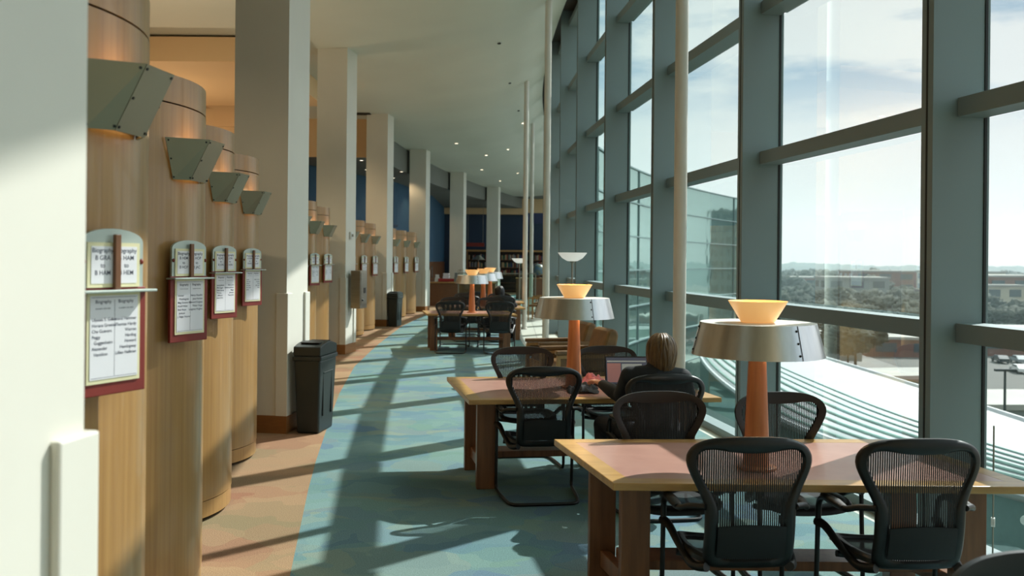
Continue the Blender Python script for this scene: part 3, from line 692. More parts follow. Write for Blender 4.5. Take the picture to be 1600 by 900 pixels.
def make_chair():
    r = thing('mesh_chair', '', 'chair', (0, 0, 0), 0, 'black mesh chairs at the reading tables')
    outer = sym([(0.0, 1.020), (0.10, 1.018), (0.19, 1.005), (0.255, 0.975), (0.285, 0.93), (0.284, 0.885), (0.262, 0.83), (0.228, 0.76), (0.208, 0.70), (0.205, 0.60), (0.205, 0.50), (0.198, 0.445), (0.165, 0.422), (0.08, 0.42)][::1])
    outer = [(x, z) for x, z in outer]
    inner = sym([(0.0, 0.948), (0.09, 0.952), (0.17, 0.962), (0.222, 0.952), (0.243, 0.92), (0.240, 0.88), (0.215, 0.825), (0.180, 0.76), (0.158, 0.70), (0.150, 0.60), (0.150, 0.52), (0.142, 0.478), (0.115, 0.465), (0.06, 0.463)])
    c = (0, 0.72); n = 110
    O, I = angular(outer, c, n), angular(inner, c, n)
    pl = lambda x, z, t: (x, back_y(x, z) - t, z)
    ring(O, I, 0.030, pl, n).build('back_frame', 'black_plastic', r, smooth=50)
    # woven back: fine vertical strands with a few horizontal ones
    mb = MB(); fine = resample(inner, 300); nst = 50
    for i in range(nst):
        x = -0.245 + 0.49 * (i + 0.5) / nst; zs = []
        m = len(fine)
        for k in range(m):
            a, b = fine[k], fine[(k + 1) % m]
            if (a[0] - x) * (b[0] - x) < 0: zs.append(a[1] + (b[1] - a[1]) * (x - a[0]) / (b[0] - a[0]))
        if len(zs) < 2: continue
        z0, z1 = min(zs) - 0.006, max(zs) + 0.006; hw = 0.0036; q = 10
        v = []; 
        for k in range(q + 1):
            z = z0 + (z1 - z0) * k / q; y = back_y(x, z) - 0.004
            v += [(x - hw, y, z), (x + hw, y, z), (x, y + 0.003, z)]
        mb.add(v, [(3 * k, 3 * k + 1, 3 * k + 4, 3 * k + 3) for k in range(q)] + [(3 * k + 1, 3 * k + 2, 3 * k + 5, 3 * k + 4) for k in range(q)] + [(3 * k + 2, 3 * k, 3 * k + 3, 3 * k + 5) for k in range(q)])
    mb.build('back_mesh', 'black_mesh', r)
    # lumbar pad
    v = []; f = []; nx, nz = 12, 6
    for s_ in (0, 1):
        for j in range(nz + 1):
            for i in range(nx + 1):
                x = -0.155 + 0.31 * i / nx; z = 0.475 + (0.145 + 0.012 * cos(pi * x / 0.31)) * j / nz
                v.append((x, back_y(x, z) - 0.016 - s_ * 0.010, z))
    N1 = (nx + 1) * (nz + 1)
    for j in range(nz):
        for i in range(nx):
            a = j * (nx + 1) + i; f.append((a, a + 1, a + nx + 2, a + nx + 1)); f.append((N1 + a, N1 + a + nx + 1, N1 + a + nx + 2, N1 + a + 1))
    MB().add(v, f).build('lumbar_pad', 'black_mesh', r)
    # seat
    so = [(0.0, 0.235), (0.12, 0.235), (0.20, 0.222), (0.243, 0.18), (0.252, 0.08), (0.245, -0.06), (0.215, -0.165), (0.15, -0.205), (0.0, -0.21)]
    so = so + [(-x, y) for x, y in so[-2:0:-1]]
    si = [(x * 0.82, y * 0.80 + 0.004) for x, y in so]
    def zs(x, y): return 0.435 + 0.35 * x * x - (0.9 * (y - 0.10) ** 2 if y > 0.10 else 0) + 0.02 * abs(y)
    O, I = angular(so, (0, 0), n), angular(si, (0, 0), n)
    ring(O, I, 0.034, lambda x, y, t: (x, y, zs(x, y) + t), n).build('seat_frame', 'black_plastic', r, smooth=50)
    mb = MB(); fine = resample(si, 240)
    for i in range(46):
        x = -0.21 + 0.42 * (i + 0.5) / 46; yy = []
        for k in range(240):
            a, b = fine[k], fine[(k + 1) % 240]
            if (a[0] - x) * (b[0] - x) < 0: yy.append(a[1] + (b[1] - a[1]) * (x - a[0]) / (b[0] - a[0]))
        if len(yy) < 2: continue
        y0, y1 = min(yy) - 0.006, max(yy) + 0.006; v = []; q = 8; hw = 0.0033
        for k in range(q + 1):
            y = y0 + (y1 - y0) * k / q; v += [(x - hw, y, zs(x, y)), (x + hw, y, zs(x, y)), (x, y, zs(x, y) - 0.003)]
        mb.add(v, [(3 * k, 3 * k + 1, 3 * k + 4, 3 * k + 3) for k in range(q)] + [(3 * k + 1, 3 * k + 2, 3 * k + 5, 3 * k + 4) for k in range(q)] + [(3 * k + 2, 3 * k, 3 * k + 3, 3 * k + 5) for k in range(q)])
    mb.build('seat_mesh', 'black_mesh', r)
    for sg in (-1, 1):
        MB().tube([(sg * 0.205, back_y(0.2, 0.70) - 0.005, 0.705), (sg * 0.262, -0.19, 0.695), (sg * 0.298, -0.13, 0.672), (sg * 0.302, 0.0, 0.665), (sg * 0.302, 0.11, 0.660), (sg * 0.302, 0.165, 0.62), (sg * 0.302, 0.175, 0.52)], 0.0145, 10, 6).build('arm', 'black_plastic', r, smooth=60)
        MB().tube([(sg * 0.300, -0.12, 0.677), (sg * 0.303, -0.02, 0.681), (sg * 0.303, 0.10, 0.677)], [0.018, 0.028, 0.022], 12, 6, flat=0.5).build('arm_pad', 'black_rubber', r, smooth=60)
        MB().tube([(sg * 0.303, 0.185, 0.525), (sg * 0.285, 0.12, 0.515), (sg * 0.262, 0.0, 0.455), (sg * 0.235, -0.13, 0.41), (sg * 0.19, -0.215, 0.425)], [0.024, 0.02, 0.017, 0.02, 0.022], 10, 6).build('seat_support', 'black_plastic', r, smooth=60)
    path = [(-0.302, 0.175, 0.60), (-0.302, 0.185, 0.35), (-0.302, 0.20, 0.10), (-0.300, 0.195, 0.035), (-0.298, 0.15, 0.0135), (-0.285, -0.05, 0.0135), (-0.262, -0.22, 0.0135), (-0.235, -0.275, 0.0135), (-0.17, -0.295, 0.0135)]
    path = path + [(-x, y, z) for x, y, z in path[::-1]]
    MB().tube(path, 0.0125, 10, 5).build('sled_base', 'black_plastic', r, smooth=60)
    MB().tube([(-0.27, 0.03, 0.415), (-0.1, 0.03, 0.395), (0.1, 0.03, 0.395), (0.27, 0.03, 0.415)], 0.016, 8, 4).build('cross_tube', 'black_plastic', r, smooth=60)
    return r
chair0 = make_chair()
def chair(bx, by, face, label, first=[True], tw=0):
    """bx, by: where the top of the back stands; face +1 looks away down the hall, -1 looks at the camera"""
    a = radians(8 + tw) + (0 if face > 0 else pi)
    o = Vector((bx, by, 0)) - Matrix.Rotation(a, 3, 'Z') @ Vector((0, -0.27, 0))
    if first[0]: chair0.location = o; chair0.rotation_euler = (0, 0, a); chair0['label'] = label; first[0] = False; return chair0
    return dup(chair0, o, a, label)
chair(1.085, 4.0, 1, 'black mesh chair at the front of the nearest table, left of two', tw=-5)
chair(1.85, 4.0, 1, 'black mesh chair at the front of the nearest table, right of two', tw=-5)
chair(0.885, 5.42, -1, 'black mesh chair on the far side of the nearest table, behind the person')
chair(1.615, 5.44, -1, 'black mesh chair on the far side of the nearest table, behind the lamp stem')
chair(0.255, 6.6, 1, 'empty black mesh chair left of the seated person')
chair(1.09, 6.22, 1, 'black mesh chair the person at the laptop sits in')
chair(0.095, 8.15, -1, 'black mesh chair across the laptop table, left of the lamp')
chair(0.87, 8.3, -1, 'black mesh chair across the laptop table, behind the laptop')
chair(1.43, 2.46, -1, 'black mesh chair whose top edge shows in the bottom right corner')
chair(-1.175, 17.15, 1, 'black mesh chair at first far table, left of the front two', tw=-6)
chair(-0.22, 17.15, 1, 'black mesh chair at first far table, right of the front two', tw=-6)
chair(-1.23, 18.95, -1, 'black mesh chair across first far table, left of two')
chair(-0.45, 18.95, -1, 'black mesh chair across first far table, right of two')
chair(-0.97, 19.75, 1, 'black mesh chair at second far table, left of the dark-haired person')
chair(-0.19, 19.75, 1, 'black mesh chair the dark-haired person sits in')
chair(-1.1, 21.45, -1, 'black mesh chair across second far table, left of two')
chair(-0.3, 21.45, -1, 'black mesh chair across second far table, right of two')
chair(-0.9, 22.4, 1, 'black mesh chair at the front of the farthest table')

# ------------------------------------------------------------------ bins and wall-mounted cabinet
def make_bin():
    r = thing('waste_bin', '', 'bin', (0, 0, 0), 0, 'black slim waste bins')
    mb = MB(); mb.frustum((0, 0), (0.235, 0.44), (0.285, 0.52), 0.0, 0.76); mb.build('body', 'bin_plastic', r, bevel=0.02)
    mb = MB()
    for sg in (-1, 1):
        mb.box((sg * 0.138, 0, 0.62), (0.018, 0.30, 0.012)); mb.box((sg * 0.132, 0.13, 0.4), (0.014, 0.03, 0.45)); mb.box((sg * 0.132, -0.13, 0.4), (0.014, 0.03, 0.45))
    mb.build('rib', 'bin_plastic', r, bevel=0.004)
    mb = MB(); mb.box((0, 0, 0.775), (0.31, 0.545, 0.05)); mb.build('lid_rim', 'bin_plastic', r, bevel=0.015)
    mb = MB(); n = 12; poly = [(-0.27, 0.80)] + [(-0.265 + 0.53 * i / n, 0.895 + 0.04 * sin(pi * i / n)) for i in range(n + 1)] + [(0.27, 0.80)]
    m = len(poly); mb.add([(-0.145, a, b) for a, b in poly] + [(0.145, a, b) for a, b in poly], [tuple(range(m)), tuple(range(m, 2 * m))[::-1]] + [(i, m + i, m + (i + 1) % m, (i + 1) % m) for i in range(m)])
    mb.build('lid', 'bin_plastic', r, bevel=0.012, weld=True)
    mb = MB(); mb.box((0, 0, 0.928), (0.20, 0.36, 0.012)); mb.build('swing_flap', 'black_plastic', r, bevel=0.004)
    return r
b0 = make_bin(); b0.location = (-2.055, 9.42, 0); b0.rotation_euler = (0, 0, -TH + radians(2)); b0['label'] = 'black slim bin with a domed lid, at the nearer column'
dup(b0, (-3.14, 24.15, 0), -TH, 'black slim bin with a domed lid, at the farther column')
r = thing('steel_cabinet', 'brushed steel wall cabinet on the side of a white column', 'wall cabinet', (-3.02, 17.17, 0), -TH)
MB().box((0.095, 0.0, 1.22), (0.19, 0.40, 0.72)).build('housing', 'steel', r, bevel=0.006)
MB().box((0.194, 0.0, 1.24), (0.01, 0.34, 0.62)).build('door', 'steel', r, bevel=0.003)
mb = MB(); mb.box((0.203, 0.03, 1.2), (0.01, 0.10, 0.10)); mb.sphere((0.205, -0.1, 1.02), 0.02, 10, 6); mb.build('latch', 'black_plastic', r)
for (x, y, z, lab) in ((-2.28, 16.88 - 0.0, 1.5, None),):
    pass
for k, ((cx_, cy_), z, b, lab) in enumerate([((-3.14, 16.9), 1.26, 0.42, 'small white switch plate low on the cabinet column'), ((-3.36, 24.0), 1.25, 0.38, 'small white switch plate on the farther bin column'), ((-3.0, 31.0), 1.3, 0.36, 'small white switch plate on the column by the desk')]):
    p = Vector((cx_, cy_, 0)) + lv * b - sv * 0.002
    r = thing('switch_plate', lab, 'switch', (p.x, p.y, z), -TH)
    MB().box((0, -0.012, 0), (0.10, 0.024, 0.13)).build('plate', 'white_plastic', r, bevel=0.004)
    MB().box((0, -0.028, 0), (0.03, 0.01, 0.05)).build('rocker', 'white_plastic', r, bevel=0.002)
p = Vector((-3.14, 16.9, 0)) + sv * 0.25
r = thing('alarm_strobe', 'small white alarm device on the cabinet column, above the cabinet', 'alarm', (p.x, p.y, 2.25), -TH)
MB().box((0.02, 0, 0), (0.04, 0.12, 0.13)).build('plate', 'white_plastic', r, bevel=0.004); MB().box((0.05, 0, 0), (0.03, 0.05, 0.05)).build('lens', 'steel', r, bevel=0.006)

# ------------------------------------------------------------------ brown armchairs and floor lamps
def make_armchair(loc, rz, label):
    r = thing('armchair', label, 'armchair', loc, rz, 'brown leather armchairs by the windows')   # faces -x
    MB().box((-0.02, 0, 0.40), (0.60, 0.54, 0.14)).build('seat_cushion', 'leather', r, bevel=0.03)
    MB().box((0.0, 0, 0.26), (0.66, 0.60, 0.14)).build('seat_base', 'chair_wood', r, bevel=0.01)
    mb = MB(); prof = [(0.20, 0.30), (0.42, 0.30), (0.47, 0.55), (0.52, 0.80), (0.51, 0.87), (0.45, 0.90), (0.37, 0.87), (0.29, 0.62), (0.20, 0.45)]
    m = len(prof); mb.add([(x, -0.29, z) for x, z in prof] + [(x, 0.29, z) for x, z in prof], [tuple(range(m))[::-1], tuple(range(m, 2 * m))] + [(i, (i + 1) % m, m + (i + 1) % m, m + i) for i in range(m)])
    mb.build('backrest', 'leather', r, bevel=0.035, weld=True)
    for sg in (-1, 1):
        a = MB(); a.box((0.0, sg * 0.335, 0.60), (0.78, 0.085, 0.055)); o = a.build('armrest', 'leather', r, bevel=0.015)
        MB().box((0.0, sg * 0.335, 0.545), (0.74, 0.05, 0.045)).build('arm_rail', 'chair_wood', r, bevel=0.006)
        MB().box((0.0, sg * 0.335, 0.44), (0.66, 0.02, 0.16)).build('arm_panel', 'leather', r, bevel=0.005)
        for x in (-0.35, 0.35): MB().box((x, sg * 0.335, 0.27), (0.05, 0.05, 0.54)).build('leg', 'chair_wood', r, bevel=0.005)
    return r
make_armchair((0.86, 12.1, 0), radians(16), 'brown leather armchair by the glass, nearer of the two')
make_armchair((0.68, 13.3, 0), radians(16), 'brown leather armchair by the glass, farther of the two')
def torchiere(loc, h, label, mat_='bowl_white'):
    r = thing('floor_lamp', label, 'floor lamp', loc, 0, 'bowl-topped floor lamps')
    MB().lathe([(0, 0), (0.15, 0), (0.15, 0.015), (0.03, 0.04)], 28).build('base', 'steel', r, smooth=40)
    mb = MB(); mb.lathe([(0.014, 0.03), (0.014, h - 0.13)], 12); mb.build('pole', 'steel', r, smooth=40)
    mb = MB(); mb.lathe([(0.03, h - 0.16), (0.045, h - 0.13), (0.02, h - 0.12)], 20); mb.sphere((0.045, 0, h - 0.55), 0.015, 8, 6); mb.build('switch', 'steel', r, smooth=40)
    mb = MB(); pr = [(0.0, h - 0.135), (0.08, h - 0.13), (0.16, h - 0.085), (0.23, h), (0.225, h), (0.155, h - 0.078), (0.08, h - 0.12), (0.0, h - 0.127)]
    mb.lathe(pr, 36); mb.build('bowl_shade', mat_, r, smooth=50); return r
torchiere((0.94, 13.95, 0), 1.93, 'white bowl floor lamp rising behind the armchairs')
torchiere((0.215, 25.5, 0), 1.86, 'white bowl floor lamp behind the far tables')

# ------------------------------------------------------------------ people
def skin_body(name, bones, mats, parent=None, voxel=0.006, extra=None, smooth_it=6):
    """bones: name -> (pos, radius, parent); tapered limbs joined and remeshed into one continuous surface"""
    mb = MB(); n = 16
    for k, (p, rr, par) in bones.items():
        p = Vector(p); r1 = rr if isinstance(rr, tuple) else (rr, rr)
        mb.sphere(p, (r1[0], r1[1], min(r1)) if par is None or abs((p - Vector(bones[par][0])).normalized().z) > 0.7 else (r1[0], r1[0], r1[1]), 16, 10)
        if par is None: continue
        q = Vector(bones[par][0]); r0 = bones[par][1]; r0 = r0 if isinstance(r0, tuple) else (r0, r0)
        if r0[0] > 2.2 * r1[0]: r0 = (r1[0] * 1.15, r1[1] * 1.15)
        d = p - q
        if d.length < 1e-4: continue
        d.normalize()
        if abs(d.z) > 0.7: sx = Vector((1, 0, 0)); sx = (sx - d * sx.dot(d)).normalized(); sy = d.cross(sx)
        else: sx = d.cross(Vector((0, 0, 1))).normalized(); sy = d.cross(sx)
        vs = []
        for c, r_ in ((q, r0), (p, r1)): vs += [c + sx * r_[0] * cos(2 * pi * j / n) + sy * r_[1] * sin(2 * pi * j / n) for j in range(n)]
        mb.add(vs, [(j, (j + 1) % n, n + (j + 1) % n, n + j) for j in range(n)] + [tuple(range(n))[::-1], tuple(range(n, 2 * n))])
    bm = bmesh.new()
    for m_ in [mb] + (extra or []):
        t = m_.data('x', mats); bm.from_mesh(t); bpy.data.meshes.remove(t)
    bmesh.ops.remove_doubles(bm, verts=bm.verts, dist=1e-6)
    bmesh.ops.recalc_face_normals(bm, faces=bm.faces)
    me = bpy.data.meshes.new(name); bm.to_mesh(me); bm.free()
    o = bpy.data.objects.new(name, me); COL.objects.link(o)
    rm = o.modifiers.new('remesh', 'REMESH'); rm.mode = 'VOXEL'; rm.voxel_size = voxel; rm.use_smooth_shade = True
    sm = o.modifiers.new('smooth', 'SMOOTH'); sm.iterations = smooth_it; sm.factor = 0.5
    dg = bpy.context.evaluated_depsgraph_get(); dg.update(); m4 = bpy.data.meshes.new_from_object(o.evaluated_get(dg))
    o.modifiers.clear(); o.data = m4; m4.materials.clear(); m4.materials.append(M(mats))
    for p in m4.polygons: p.use_smooth = True; p.material_index = 0
    if parent: o.parent = parent
    return o
def head_parts(c, fwd, tilt=0):
    """ellipsoid skull with jaw, nose, ears, brow and lips; c = head centre, fwd = unit facing vector"""
    f = Vector(fwd).normalized(); s = f.cross(Vector((0, 0, 1))).normalized(); u = s.cross(f).normalized()
    R = Matrix((s, f, u)).transposed().to_4x4(); Mx = Matrix.Translation(c) @ R
    a = MB(); a.M = Mx
    a.sphere((0, -0.012, 0.025), (0.074, 0.092, 0.092), 24, 16)
    a.sphere((0, 0.028, -0.045), (0.054, 0.056, 0.066), 20, 14)
    a.sphere((0, 0.062, -0.088), (0.022, 0.020, 0.018), 12, 8)
    a.tube([(0, 0.082, 0.018), (0, 0.098, -0.015), (0, 0.094, -0.024)], [0.008, 0.014, 0.012], 10, 3)
    for sg in (-1, 1):
        a.sphere((sg * 0.013, 0.088, -0.024), 0.009, 8, 6); a.sphere((sg * 0.076, -0.005, -0.008), (0.010, 0.018, 0.030), 12, 8)
        a.sphere((sg * 0.030, 0.070, 0.030), (0.022, 0.012, 0.008), 10, 6)
        a.sphere((sg * 0.030, 0.066, 0.010), 0.014, 10, 8)
    a.sphere((0, 0.078, -0.050), (0.024, 0.012, 0.007), 10, 6); a.sphere((0, 0.076, -0.061), (0.020, 0.012, 0.008), 10, 6)
    return a, Mx
def hand(bones, side, wrist, parent, d, s, n, curl=0.5, pre=''):
    """d along the hand, s towards the thumb side, n towards the palm; adds palm, four fingers and a thumb"""
    W_, d, s, n = Vector(wrist), Vector(d).normalized(), Vector(s).normalized(), Vector(n).normalized()
    bones[pre + 'palm'] = (W_ + d * 0.045, (0.028, 0.016), parent)
    for i, (off, L) in enumerate(((0.027, 0.072), (0.009, 0.080), (-0.009, 0.075), (-0.026, 0.060))):
        b = W_ + d * (0.088 - 0.004 * abs(i - 1)) + s * off
        bones['%sk%d' % (pre, i)] = (b, 0.0105, pre + 'palm')
        a1 = curl * 0.7; p1 = b + (d * cos(a1) + n * sin(a1)) * L * 0.48; a2 = curl * 1.7; p2 = p1 + (d * cos(a2) + n * sin(a2)) * L * 0.32; a3 = curl * 2.3; p3 = p2 + (d * cos(a3) + n * sin(a3)) * L * 0.24
        bones['%sa%d' % (pre, i)] = (p1, 0.0092, '%sk%d' % (pre, i)); bones['%sb%d' % (pre, i)] = (p2, 0.0084, '%sa%d' % (pre, i)); bones['%sc%d' % (pre, i)] = (p3, 0.0070, '%sb%d' % (pre, i))
    t0 = W_ + d * 0.028 + s * 0.024 + n * 0.006; bones[pre + 't0'] = (t0, 0.014, pre + 'palm')
    t1 = t0 + (d * 0.7 + s * 0.6 + n * 0.25) * 0.036; bones[pre + 't1'] = (t1, 0.0115, pre + 't0')
    t2 = t1 + (d * 0.9 + s * 0.25 + n * 0.3) * 0.030; bones[pre + 't2'] = (t2, 0.009, pre + 't1')
def make_person(o, label, J, hairmat, hairlen):
    """J: joint positions relative to o"""
    r = thing('person', label, 'person', o)
    V = {k: Vector(v) for k, v in J.items()}
    def limb(a, b, t): return V[a].lerp(V[b], t)
    def skel(g, arms=True, legs=True, hands=True, neck=True, rmul=1.0):
        B = {'pelvis': (V['pelvis'], (0.15 * rmul + g, 0.11 * rmul + g), None)}
        B['waist'] = (limb('pelvis', 'chest', 0.45), (0.125 + g, 0.095 + g), 'pelvis'); B['chest'] = (V['chest'], (0.145 + g, 0.105 + g), 'waist')
        B['upper'] = (limb('chest', 'neck', 0.62), (0.115 + g, 0.08 + g), 'chest')
        if neck: B['neck'] = (V['neck'], 0.052 + g, 'upper'); B['nape'] = (V['neck'].lerp(V['head'], 0.6), 0.05, 'neck')
        else: B['collar'] = (V['neck'] + Vector((0, 0, 0.01)), 0.058 + g, 'upper')
        for sd in 'lr':
            if arms:
                B[sd + 'sh'] = (V[sd + 'sh'], 0.058 + g, 'upper'); B[sd + 'ua'] = (limb(sd + 'sh', sd + 'el', 0.5), 0.048 + g, sd + 'sh')
                B[sd + 'el'] = (V[sd + 'el'], 0.040 + g, sd + 'ua'); B[sd + 'fa'] = (limb(sd + 'el', sd + 'wr', 0.4), 0.040 + g, sd + 'el')
                B[sd + 'wr'] = (V[sd + 'wr'] if hands else limb(sd + 'el', sd + 'wr', 0.86), (0.029 + g, 0.024 + g), sd + 'fa')
                if hands:
                    d = (V[sd + 'wr'] - V[sd + 'el']).normalized(); d.z = 0.10 if sd == 'l' else -0.05
                    s_ = Vector((1 if sd == 'l' else -1, 0.15, 0)); hand(B, sd, V[sd + 'wr'], sd + 'wr', d, s_, (0, 0, -1), 0.42, sd)
            if legs:
                B[sd + 'hip'] = (V[sd + 'hip'], 0.088 + g, 'pelvis'); B[sd + 'th'] = (limb(sd + 'hip', sd + 'kn', 0.5), 0.078 + g, sd + 'hip')
                B[sd + 'kn'] = (V[sd + 'kn'], 0.058 + g, sd + 'th'); B[sd + 'cf'] = (limb(sd + 'kn', sd + 'an', 0.35), 0.056 + g, sd + 'kn'); B[sd + 'an'] = (V[sd + 'an'], 0.040 + g, sd + 'cf')
                if hands: B[sd + 'toe'] = (V[sd + 'an'] + Vector((0, 0.14, -0.035)), 0.03, sd + 'an')
        return B
    fwd = Vector(J['face'])
    a, Mx = head_parts(V['head'], fwd)
    body = skin_body('body', skel(0.0), 'skin', r, 0.0055, [a], 4)
    # eyes
    e = MB(); e.M = Mx
    for sg in (-1, 1): e.sphere((sg * 0.031, 0.072, 0.010), 0.0105, 12, 8)
    e.build('eyes', 'white_plastic', body, smooth=60)
    skin_body('jacket', skel(0.016, legs=False, hands=False, neck=False), 'jacket_cloth', r, 0.009, None, 3)
    B = {k: v for k, v in skel(0.014, arms=False, hands=False, neck=False).items() if k not in ('chest', 'upper', 'collar')}
    skin_body('trousers', B, 'jean_cloth', r, 0.010, None, 3)
    for sd in 'lr':
        s_ = MB(); c = V[sd + 'an']; s_.sphere((c.x, c.y + 0.07, c.z - 0.035), (0.05, 0.14, 0.045), 16, 10); s_.sphere((c.x, c.y, c.z), (0.045, 0.05, 0.05), 12, 8); s_.build('shoe', 'black_rubber', r, smooth=60)
    # hair cap: shell over the skull hanging down at the back and sides
    h = MB(); n, k = 72, 30; vs = []; fs = []
    for j in range(k + 1):
        for i in range(n):
            az = 2 * pi * i / n; back = -sin(az)               # local +y is the face
            low = (0.16 if back < 0.1 else 0) ; 
            t = j / k
            end = -0.095 - hairlen * max(0, min(1, (back + 0.55) / 0.8)) if back > -0.45 else 0.045
            if back > -0.45 and back < -0.25: end = -0.03
            zt = 0.128
            z = zt + (end - zt) * t
            zz = max(-1, min(1, (z - 0.02) / 0.112))
            rad = sqrt(max(0, 1 - zz * zz)) if z > 0.02 else 1 + 0.03 * sin(pi * min(1, (0.02 - z) / 0.10)) - 0.26 * min(1, (0.02 - z) / 0.16) ** 2
            str_ = 1 + 0.022 * sin(az * 23 + 1.3 * sin(az * 7)) * (0.3 + t) + 0.012 * sin(az * 41) + 0.05 * noise.noise((cos(az) * 5, sin(az) * 5, 3))
            rx, ry = 0.094 * rad * str_, 0.112 * rad * str_
            vs.append((rx * cos(az), -0.012 + ry * sin(az), z + 0.035 * noise.noise((cos(az) * 9, sin(az) * 9, 1)) * t * t))
    for j in range(k):
        for i in range(n): fs.append((j * n + i, (j + 1) * n + i, (j + 1) * n + (i + 1) % n, j * n + (i + 1) % n))
    h.M = Mx; h.add(vs, fs)
    rl = random.Random(5)
    for q in range(110):                                     # separate locks lying over the cap
        az = rl.uniform(0, 2 * pi); back = -sin(az)
        if back < -0.35: continue
        k_ = 1.0 + rl.uniform(-0.01, 0.05); end = -0.085 - hairlen * max(0, min(1, (back + 0.55) / 0.8)) + rl.uniform(-0.018, 0.02); pts = []
        for t_ in range(8):
            z = 0.124 + (end - 0.124) * (t_ / 7) ** 1.15; zz = max(-1, min(1, (z - 0.02) / 0.112))
            rad = sqrt(max(0.0, 1 - zz * zz)) if z > 0.02 else 1 + 0.03 * sin(pi * min(1, (0.02 - z) / 0.10)) - 0.24 * min(1, (0.02 - z) / 0.16) ** 2
            a_z = az + 0.10 * sin(t_ * 0.8 + q)
            pts.append((0.095 * rad * k_ * cos(a_z), -0.012 + 0.113 * rad * k_ * sin(a_z), z))
        h.tube(pts, [0.004, 0.0085, 0.009, 0.008, 0.0015], 6, 3, flat=0.7)
    hm = h.build('hair', hairmat, r, smooth=80); so_ = hm.modifiers.new('thick', 'SOLIDIFY'); so_.thickness = 0.008; so_.offset = -1
    return r
J1 = dict(pelvis=(0, -0.02, 0.53), chest=(-0.02, 0.02, 0.84), neck=(0.02, 0.05, 1.03), head=(0.05, 0.075, 1.145),
          lsh=(-0.175, 0.05, 0.965), rsh=(0.20, 0.03, 0.955), lel=(-0.21, 0.34, 0.775), rel=(0.30, 0.30, 0.79), lwr=(-0.34, 0.55, 0.845), rwr=(0.08, 0.62, 0.795),
          lhip=(-0.10, 0.03, 0.52), rhip=(0.11, 0.03, 0.52), lkn=(-0.34, 0.36, 0.555), rkn=(0.20, 0.46, 0.53), lan=(-0.30, 0.42, 0.10), ran=(0.22, 0.40, 0.10), face=(-0.15, 1, -0.12))
make_person((1.045, 6.48, 0), 'seated person seen from behind with short brown hair and dark jacket, working at a laptop', J1, 'hair_brown', 0.05)
J2 = dict(J1); J2.update(neck=(-0.03, 0.12, 1.0), head=(-0.06, 0.20, 1.09), lsh=(-0.19, 0.10, 0.93), rsh=(0.17, 0.08, 0.93), face=(-0.5, 1, -0.35), chest=(-0.02, 0.05, 0.82))
make_person((-0.22, 20.0, 0), 'distant dark-haired person in black seated at second far table', J2, 'hair_black', 0.04)

# ------------------------------------------------------------------ things on the laptop table
r = thing('laptop', 'open black laptop in front of the person', 'laptop', (0.985, 7.40, 0.741), radians(3))
MB().box((0, 0.0, 0.009), (0.37, 0.25, 0.018)).build('base', 'laptop_black', r, bevel=0.004)
mb = MB()
for j in range(5):
    for i in range(13): mb.box((-0.156 + i * 0.026, 0.085 - j * 0.026, 0.0195), (0.022, 0.022, 0.003))
mb.build('keyboard', 'black_rubber', r)
lid = MB(); lid.M = Matrix.Translation((0, 0.13, 0.015)) @ Matrix.Rotation(radians(-14), 4, 'X')
lid.box((0, 0.006, 0.125), (0.37, 0.010, 0.25)); ld_ = lid.build('lid', 'laptop_black', r, bevel=0.003)
s_ = MB(); s_.M = lid.M
def rect(x0, x1, z0, z1, mi, y=-0.0005): s_.mi = mi; s_.add([(x0, y, z0), (x1, y, z0), (x1, y, z1), (x0, y, z1)], [(0, 1, 2, 3)])
rect(-0.172, 0.172, 0.018, 0.238, 0); rect(-0.165, -0.05, 0.03, 0.19, 1, -0.001); rect(-0.04, 0.13, 0.03, 0.185, 2, -0.001); rect(-0.165, 0.165, 0.20, 0.212, 2, -0.001)
s_.build('screen', ['screen_dark', 'screen_pink', 'screen_pale'], ld_)
def cloth(name, label, cat, c, w, d, h, m, seed):
    mb = MB(); n = 22; vs = []
    for j in range(n + 1):
        for i in range(n + 1):
            u, v = i / n * 2 - 1, j / n * 2 - 1; k = max(0, 1 - (u * u + v * v) * 0.75)
            z = h * (k ** 0.7) * (0.55 + 0.6 * noise.noise((u * 2.3 + seed, v * 2.3, seed)) + 0.25 * noise.noise((u * 6 + seed, v * 6, 0)))
            vs.append((c[0] + u * w / 2 * (1 + 0.15 * noise.noise((v * 3, seed, 0))), c[1] + v * d / 2 * (1 + 0.15 * noise.noise((u * 3, seed, 5))), c[2] + max(0.002, z)))
    mb.add(vs, [(j * (n + 1) + i, j * (n + 1) + i + 1, (j + 1) * (n + 1) + i + 1, (j + 1) * (n + 1) + i) for j in range(n) for i in range(n)])
    o = mb.build(name, m, smooth=80); tag(o, label, cat); s = o.modifiers.new('t', 'SOLIDIFY'); s.thickness = 0.003; s.offset = 1; return o
cloth('scarf', 'crumpled pink scarf on the table left of the laptop', 'scarf', (0.70, 7.72, 0.742), 0.22, 0.26, 0.10, 'pink_cloth', 2.2)
cloth('bag', 'small crumpled black bag on the table edge by the hand', 'bag', (0.585, 7.28, 0.742), 0.24, 0.26, 0.09, 'jacket_cloth', 5.1)

